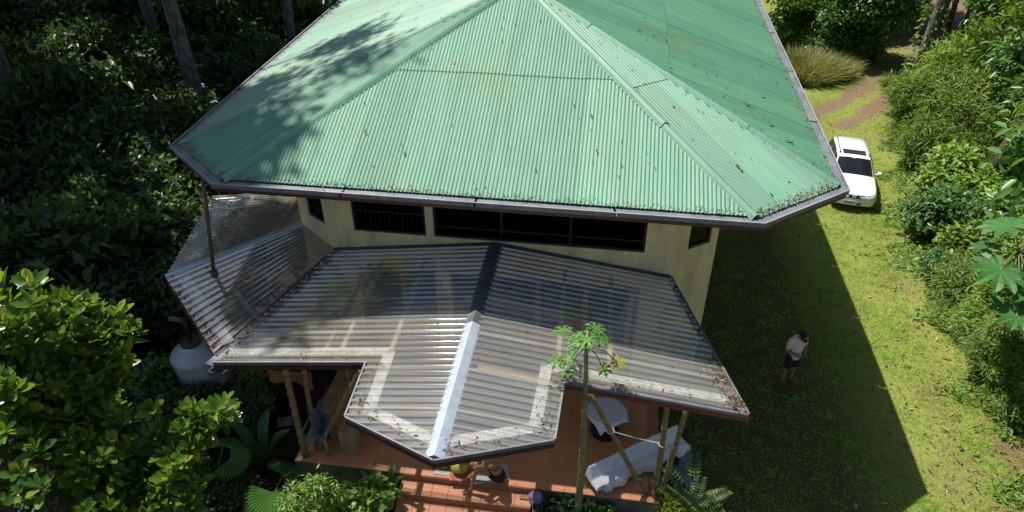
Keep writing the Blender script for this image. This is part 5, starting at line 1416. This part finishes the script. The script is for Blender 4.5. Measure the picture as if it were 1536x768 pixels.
# --- fan palms
def fan(c, d, nrm, rad, seg=26, span=R(230)):
    d = Vector(d).normalized(); n = Vector(nrm); n = (n-d*n.dot(d)).normalized(); s = n.cross(d); V = [Vector(c)]; F = []
    for i in range(seg*2+1):
        a = -span/2+span*i/(seg*2); ridge = .025*rad if i % 2 else -.025*rad
        V.append(Vector(c)+(d*math.cos(a)+s*math.sin(a))*rad*.82+n*(ridge-.03*rad)); 
    for i in range(seg*2): F.append((0, 1+i, 2+i))
    k = len(V)
    for i in range(seg):
        a = -span/2+span*(2*i+1)/(seg*2); V.append(Vector(c)+(d*math.cos(a)+s*math.sin(a))*rad*random.uniform(.96, 1.06)-n*.12*rad); F.append((1+2*i, k+i, 2+2*i)); F.append((2+2*i, k+i, 3+2*i))
    return V, F
def fan_palm(label, b, fr):
    t = thing('fan_palm', label, 'palm', b)
    for px_, py_, z, rad, dx, dy in fr:
        c = P(px_, py_, z); st = MB().tube([b+ZV*.02, b.lerp(c, .5)+ZV*.25, c], [.018, .013, .009], 6).build('stalk', 'stem_green', t)
        V, F = fan(c, Vector((dx, dy, -.25)), Vector((random.uniform(-.1, .1), -.25, 1)), rad); mk('frond', V, F, 'leaf_palm', t)
fan_palm('small fan palm with pleated bright fronds beside the glossy tree', P(330, 745, 0), ((345, 688, .95, .44, .9, -.2), (335, 668, .95, .36, .1, .9), (298, 705, .8, .42, -.6, -.6), (305, 672, .8, .36, -.8, .4)))
fan_palm('fan palm with one big drooping frond among the front shrubs', P(405, 790, 0), ((408, 738, .75, .55, .1, -.9), (425, 712, .75, .40, .6, .7), (385, 752, .5, .35, -.7, -.3)))
# --- strap and broad leaves near the left posts
def broad_plant(label, b, lv, material, name='broad_leaf_plant'):
    t = thing(name, label, 'plant', b)
    for d, L, W_, el in lv:
        d = Vector(d).normalized(); up = ZV; V = []; F = []; n = 6; s = d.cross(up).normalized()
        for i in range(n+1):
            u = i/n; p = b + d*(L*u) + up*(L*(el*u - .55*u*u) + .35*el*min(1, u*2)); wd = W_*math.sin(math.pi*min(1, .12+u*.88))**.8*.5
            V += [p+s*wd+up*.02, p, p-s*wd+up*.02]
        for i in range(n):
            for j in range(2): F.append((3*i+j, 3*i+j+1, 3*i+j+4, 3*i+j+3))
        mk('leaf', V, F, material, t, True)
random.seed(5)
for i, (px_, py_, n, L, lab) in enumerate(((395, 700, 6, .75, 'dark broad leaved plant between the fan palm and the bamboo posts'), (372, 650, 5, .6, 'dark broad leaved plant behind the bright fan palm'), (208, 480, 7, .8, 'long leaved plant in the shade beside the water tank'), (585, 755, 7, .42, 'upright broad leaved plant at the left of the steps'), (560, 740, 6, .36, 'low broad leaved plant against the terrace wall'))):
    b = P(px_, py_, 0)
    broad_plant(lab, b, [((math.cos(6.28*k/n+.4), math.sin(6.28*k/n+.4), 0), L*random.uniform(.8, 1.15), L*.34, random.uniform(.7, 1.3)) for k in range(n)], 'leaf_dark' if i < 3 else 'leaf_right_blue')
# --- small garden shrubs along the terrace
def shrub(label, b, lobes, tw, per, L, ratio, material, tpl='simple', name='garden_shrub', spread=.06):
    t = thing(name, label, 'shrub', b); lb = [(b.x+x, b.y+y, b.z+z, r, r, r*.85) for x, y, z, r in lobes]
    v, f = crown(lb, tw, per, L, ratio, tpl, .4, spread, .25, .2, freq=5); link('foliage', np_mesh('foliage', v-arr(b), f, material), t)
    m = MB()
    for pts, r in limbs([(l[0]-b.x, l[1]-b.y, l[2]-b.z) for l in lb], 0, .014, wob=.05): m.tube([p+b for p in pts], r, 6)
    m.build('stems', 'stem_green', t)
shrub('small pale green shrub with fine leaves before the left terrace corner', P(478, 800, 0), [(-.25, .0, 1.15, .26), (.1, .1, 1.35, .22), (.35, 0, 1.05, .3), (.1, -.1, .8, .34), (-.2, -.05, .7, .3), (.45, 0, .75, .25)], 170, 13, .10, .36, 'leaf_garden')
shrub('round leaved green shrub against the terrace wall', P(560, 780, 0), [(.0, .1, .7, .28), (.25, .1, .5, .28), (-.25, .15, .55, .25), (.35, .0, .75, .16)], 80, 9, .15, .75, 'leaf_right', 'oval')
shrub('low purple leaved plant among the front shrubs', P(505, 800, 0), [(0, 0, .45, .25), (.25, 0, .35, .22), (.5, 0, .4, .2)], 80, 10, .10, .4, 'leaf_purple')
shrub('lime green leafy plant at the foot of the front shrubs', P(540, 800, 0), [(0, 0, .6, .16), (.22, 0, .55, .14)], 34, 9, .11, .6, 'leaf_lime', 'oval')
shrub('low dark plants at the foot of the papaya', P(845, 790, 0), [(-.3, .1, .25, .25), (.1, .1, .28, .25), (.5, .05, .22, .25), (.9, .1, .2, .22)], 160, 9, .11, .55, 'leaf_dark', 'oval')
shrub('yellow green bush at the right terrace corner', P(1005, 800, 0), [(-.05, 0, .7, .24), (.2, 0, .62, .2), (.45, -.05, .62, .15)], 95, 11, .09, .6, 'leaf_lime', 'oval')
def pinnate(V, F, p, d, L, leaf, pairs):
    d = Vector(d).normalized(); s = d.cross(ZV).normalized(); n = s.cross(d).normalized()
    for i in range(pairs):
        u = (i+1)/pairs; c = p + d*L*u - ZV*(.22*L*u*u); ll = leaf*(1-.35*abs(u-.45))
        for k in (-1, 1):
            e = (s*k + d*.35 - ZV*.12).normalized(); w_ = d*ll*.2; b_ = len(V)
            V += [c, c+e*ll*.5-w_+n*.006, c+e*ll, c+e*ll*.5+w_+n*.006]; F += [(b_, b_+1, b_+2), (b_, b_+2, b_+3)]
def pinnate_shrub(label, b, tips):
    t = thing('feather_leaf_shrub', label, 'shrub', b)
    for px_, py_, z, L in tips:
        tip = P(px_, py_, z); d = tip-b; d = Vector((d.x, d.y, 0)).normalized() + ZV*.45; st = tip - d.normalized()*L*.75
        mt = MB().tube([b+ZV*.02, b.lerp(st, .6)+ZV*.12, st, st+d.normalized()*L*.5-ZV*.05*L, st+d.normalized()*L*.97-ZV*.2*L], [.016, .012, .008, .006, .004], 6).build('stem', 'stem_green', t)
        V = []; F = []; pinnate(V, F, st, d, L, .17, 8); mk('leaf', V, F, 'leaf_garden' if L < .55 else 'leaf_right_blue', t)
random.seed(9)
pinnate_shrub('shrub with feather shaped leaves at the right terrace corner', P(1030, 795, 0), ((1042, 685, 1.3, .62), (1003, 700, 1.2, .6), (1020, 735, 1.0, .5), (1085, 735, .9, .5), (1075, 760, .7, .5), (995, 730, 1.0, .5), (1050, 720, 1.1, .55), (1010, 760, .8, .5), (1062, 742, .95, .5), (1035, 750, .9, .5), (985, 715, .9, .4)))

# --- fallen branch on the lawn edge
fb = [G(1367, 312), G(1375, 328), G(1381, 345), G(1377, 330), ]
m = MB().tube([G(1352, 290)+ZV*.05, G(1362, 305)+ZV*.07, G(1370, 322)+ZV*.05, G(1376, 342)+ZV*.04], [.02, .04, .05, .04], 7)
m.tube([G(1366, 312)+ZV*.06, G(1378, 316)+ZV*.12], [.025, .012], 6)
tag(m.build('fallen_branch', 'dead_wood', base=G(1368, 322)), 'pale fallen branch lying at the lawn edge near the car', 'branch')

# low growth at the foot of the bank
def cover(n=16000):
    y = 7+33*rng.random(n)**1.4; x = np.interp(y/S, [5, 10.2, 14.6, 20, 26, 32, 40], [10.3, 11.0, 11.9, 13.0, 15.8, 19.2, 22.7])*S - .5 + 3.2*rng.random(n)**1.3
    x += .5*np.sin(y*1.9)+.3*np.sin(y*4.3+1)
    z = gz(x, y) + .03 + .35*rng.random(n)*np.clip((x-np.interp(y/S, [5, 10.2, 14.6, 20, 26, 32, 40], [10.3, 11.0, 11.9, 13.0, 15.8, 19.2, 22.7])*S+.6)/1.2, .1, 1.2)
    d = rng.normal(size=(n, 3))*np.array([1, 1, .4]); nn = rng.normal(size=(n, 3))*.45+np.array([0, 0, 1]); L = .10+.12*rng.random(n)
    o = link('ground_cover', np_mesh('ground_cover', *leaves(np.stack([x, y, z], 1), d, nn, L, L*.4, 'simple'), 'leaf_right')); o['kind'] = 'stuff'; o['label'] = 'low green growth along the foot of the bank'
cover()
# ------------------------------------------------------------------ grass and leaf litter (uncountable)
def edge_x(y): return np.interp(y/S, [5, 10.2, 14.6, 20, 26, 32, 40], [10.6, 11.3, 12.4, 13.6, 16.4, 19.6, 23])*S
def lawn_points(n, y0=6.5, y1=38, pw=1.5):
    y = y0 + (y1-y0)*rng.random(n)**pw; x = 2.0 + (edge_x(y)-1.4)*rng.random(n)
    a = (x*CA - y*SA)/S; b = (x*SA + y*CA)/S
    ok = (a > 1.62) & ~((a < 2.6) & (b > 13)) & (x < edge_x(y)+.4)
    return x[ok], y[ok]
x, y = lawn_points(560000)
pat = np.sin(x*1.7+np.sin(y*1.1)*1.5)*np.sin(y*1.3+x*.4)*.6 + np.sin(x*4.3+1.5*np.sin(y*5.2))*np.sin(y*3.9+x*2.1)*.6 + rng.normal(size=len(x))*.5
rut = rut_weight(x, y)
edge_bare = np.clip((x-edge_x(y)+1.6)/1.6, 0, 1)
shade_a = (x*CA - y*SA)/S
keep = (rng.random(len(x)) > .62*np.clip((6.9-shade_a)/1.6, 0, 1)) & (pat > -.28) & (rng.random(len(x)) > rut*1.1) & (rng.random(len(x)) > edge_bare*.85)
x, y = x[keep], y[keep]; n = len(x)
c = np.stack([x, y, gz(x, y)-.004], 1); d = unit(np.stack([rng.normal(size=n)*.9, rng.normal(size=n)*.9, np.ones(n)*.8], 1))
tuft = np.clip(np.sin(x*5.1+2*np.sin(y*3.3))*np.sin(y*4.7+x*1.3), 0, 1)
hL = (.03+.04*rng.random(n))*(1+1.3*tuft)
o = link('grass', np_mesh('grass', *leaves(c, d, rng.normal(size=(n, 3)), hL, .017, 'blade'), 'grass_blade')); o['kind'] = 'stuff'; o['label'] = 'short green lawn grass'
def litter(name, pts, normals, L, material, label, flat=.25, ratio=.45, along=None):
    n = len(pts); d = rng.normal(size=(n, 3))
    if along is not None: d = along + d*.22
    d = d*1.0; nn = normals + rng.normal(size=(n, 3))*flat; d = d - nn*(d*nn).sum(1, keepdims=True)/(nn*nn).sum(1, keepdims=True)
    o = link(name, np_mesh(name, *leaves(pts, d, nn, L*(.6+.8*rng.random(n)), L*ratio*(.7+.6*rng.random(n)), 'oval'), material)); o['kind'] = 'stuff'; o['label'] = label; return o
x, y = lawn_points(13000, pw=1.3); n = len(x)
q = edge_x(y); xb = np.where(rng.random(n) < .3, q-.3-2.2*rng.random(n)**1.3, x)
litter('fallen_leaves', np.stack([xb, y, gz(xb, y)+.035], 1), np.tile([0, 0, 1.], (n, 1)), .10*rng.choice([.45, .7, 1.0, 1.5], n, p=[.55, .28, .12, .05]), 'litter', 'dry brown leaves scattered over the lawn', .35)
n = 5000; x = -26+20*rng.random(n); y = 6+30*rng.random(n); a = (x*CA-y*SA)/S; k = a < -9.5; x, y = x[k], y[k]; n = len(x)
litter('wood_floor_leaves', np.stack([x, y, gz(x, y)+.03], 1), np.tile([0, 0, 1.], (n, 1)), .18, 'litter_dark', 'dead leaves covering the floor of the shaded wood', .4)
n = 1500; aa = -9+7.5*rng.random(n); bb = 6.2+2.6*rng.random(n); x = (aa*CA+bb*SA)*S; y = (-aa*SA+bb*CA)*S
litter('bed_leaves', np.stack([x, y, np.full(n, .025)], 1), np.tile([0, 0, 1.], (n, 1)), .12, 'litter_dark', 'dead leaves on the bed before the terrace', .4)
# litter on the green roof: sparse bits on the faces, a crust along the gutters
pts = []; nr = []; al = []
for face, cnt in (('front', 170), ('chright', 90), ('right', 330), ('left', 110), ('chleft', 40)):
    p0, e, f, nv = FACES[face]
    poly = {'front': [e3, e2, apex], 'chright': [e2, e1, apex], 'right': [e1, br, rend, apex], 'left': [bl, e4, apex, rend], 'chleft': [e4, e3, apex]}[face]
    tri = [(poly[0], poly[1], poly[2])] + ([(poly[0], poly[2], poly[3])] if len(poly) > 3 else [])
    for _ in range(cnt):
        A_, B_, C_ = random.choice(tri); u, v = random.random(), random.random()
        if u+v > 1: u, v = 1-u, 1-v
        if face == 'right': v *= v
        pts.append(arr(A_ + (B_-A_)*u + (C_-A_)*v + nv*.045)); nr.append(arr(nv)); al.append(arr(f))
litter('roof_leaves', np.array(pts), np.array(nr), .06*rng.choice([.6, 1, 1.7], len(pts), p=[.55, .33, .12]), 'litter_dark', 'dry leaves scattered on the green roof', .2, .3, np.array(al))
pts = []
inn = inset_ring(.20, .085); 
for i, cnt in ((1, 200), (2, 1700), (3, 420), (4, 1200), (0, 500)):
    for _ in range(cnt):
        t = random.random(); w_ = abs(random.gauss(0, .06)); p = inn[i].lerp(inn[i+1], t); tt = (inn[i+1]-inn[i]).normalized(); nn_ = Vector((-tt.y, tt.x, 0))
        pts.append(arr(p + nn_*(w_*1.4) + ZV*(w_*.35+random.uniform(-.02, .02))))
litter('gutter_leaves', np.array(pts), np.tile([0, 0, 1.], (len(pts), 1)), .055, 'litter_pale', 'leaf crumbs caught along the gutters', .5, .4)
pts = []
def along(p, q, cnt, wd, off=0.0, dz=.075):
    for _ in range(cnt):
        t = random.random(); a = p[0]+(q[0]-p[0])*t; b = p[1]+(q[1]-p[1])*t; L = math.hypot(q[0]-p[0], q[1]-p[1]); nx_, ny_ = -(q[1]-p[1])/L, (q[0]-p[0])/L
        w_ = off + abs(random.gauss(0, wd)); 
        if (RC-a)*nx_ + (10.5-b)*ny_ < 0: nx_, ny_ = -nx_, -ny_
        pts.append(arr(HP(a+nx_*w_, b+ny_*w_, porch_z(a+nx_*w_)) + ZV*dz))
along(PL, WL, 420, .10); along(PR, WR, 150, .10); along(PR, (2.3, 10.2), 220, .2); along(NL2, NL1, 45, .15, .1); along(NL1, TIP, 35, .12, .12); along(TIP, NR1, 55, .12, .1); along(NR1, NR2, 60, .14, .05); along(NR2, PR, 40, .1, .1); along(PL, NL2, 20, .1, .05)
for _ in range(60): 
    a = random.uniform(-5.5, 1.8); b = random.uniform(9.0, 12.3); pts.append(arr(HP(a, b, porch_z(a))+ZV*.075))
pp_, qq_ = LV1, LT
for _ in range(260): t = random.random(); pts.append(arr(pp_.lerp(qq_, t) + (LV0-LV1).normalized()*abs(random.gauss(0, .12)) + ZV*.06))
for _ in range(160): t = random.random(); pts.append(arr(LT.lerp(LF, t) + AV*abs(random.gauss(0, .14)) + ZV*.06))
litter('veranda_leaves', np.array(pts), np.tile([0, 0, 1.], (len(pts), 1)), .06*rng.choice([.6, 1, 1.6], len(pts), p=[.5, .35, .15]), 'litter_dark', 'dead leaves caught along the edges of the clear roof', .3, .4)
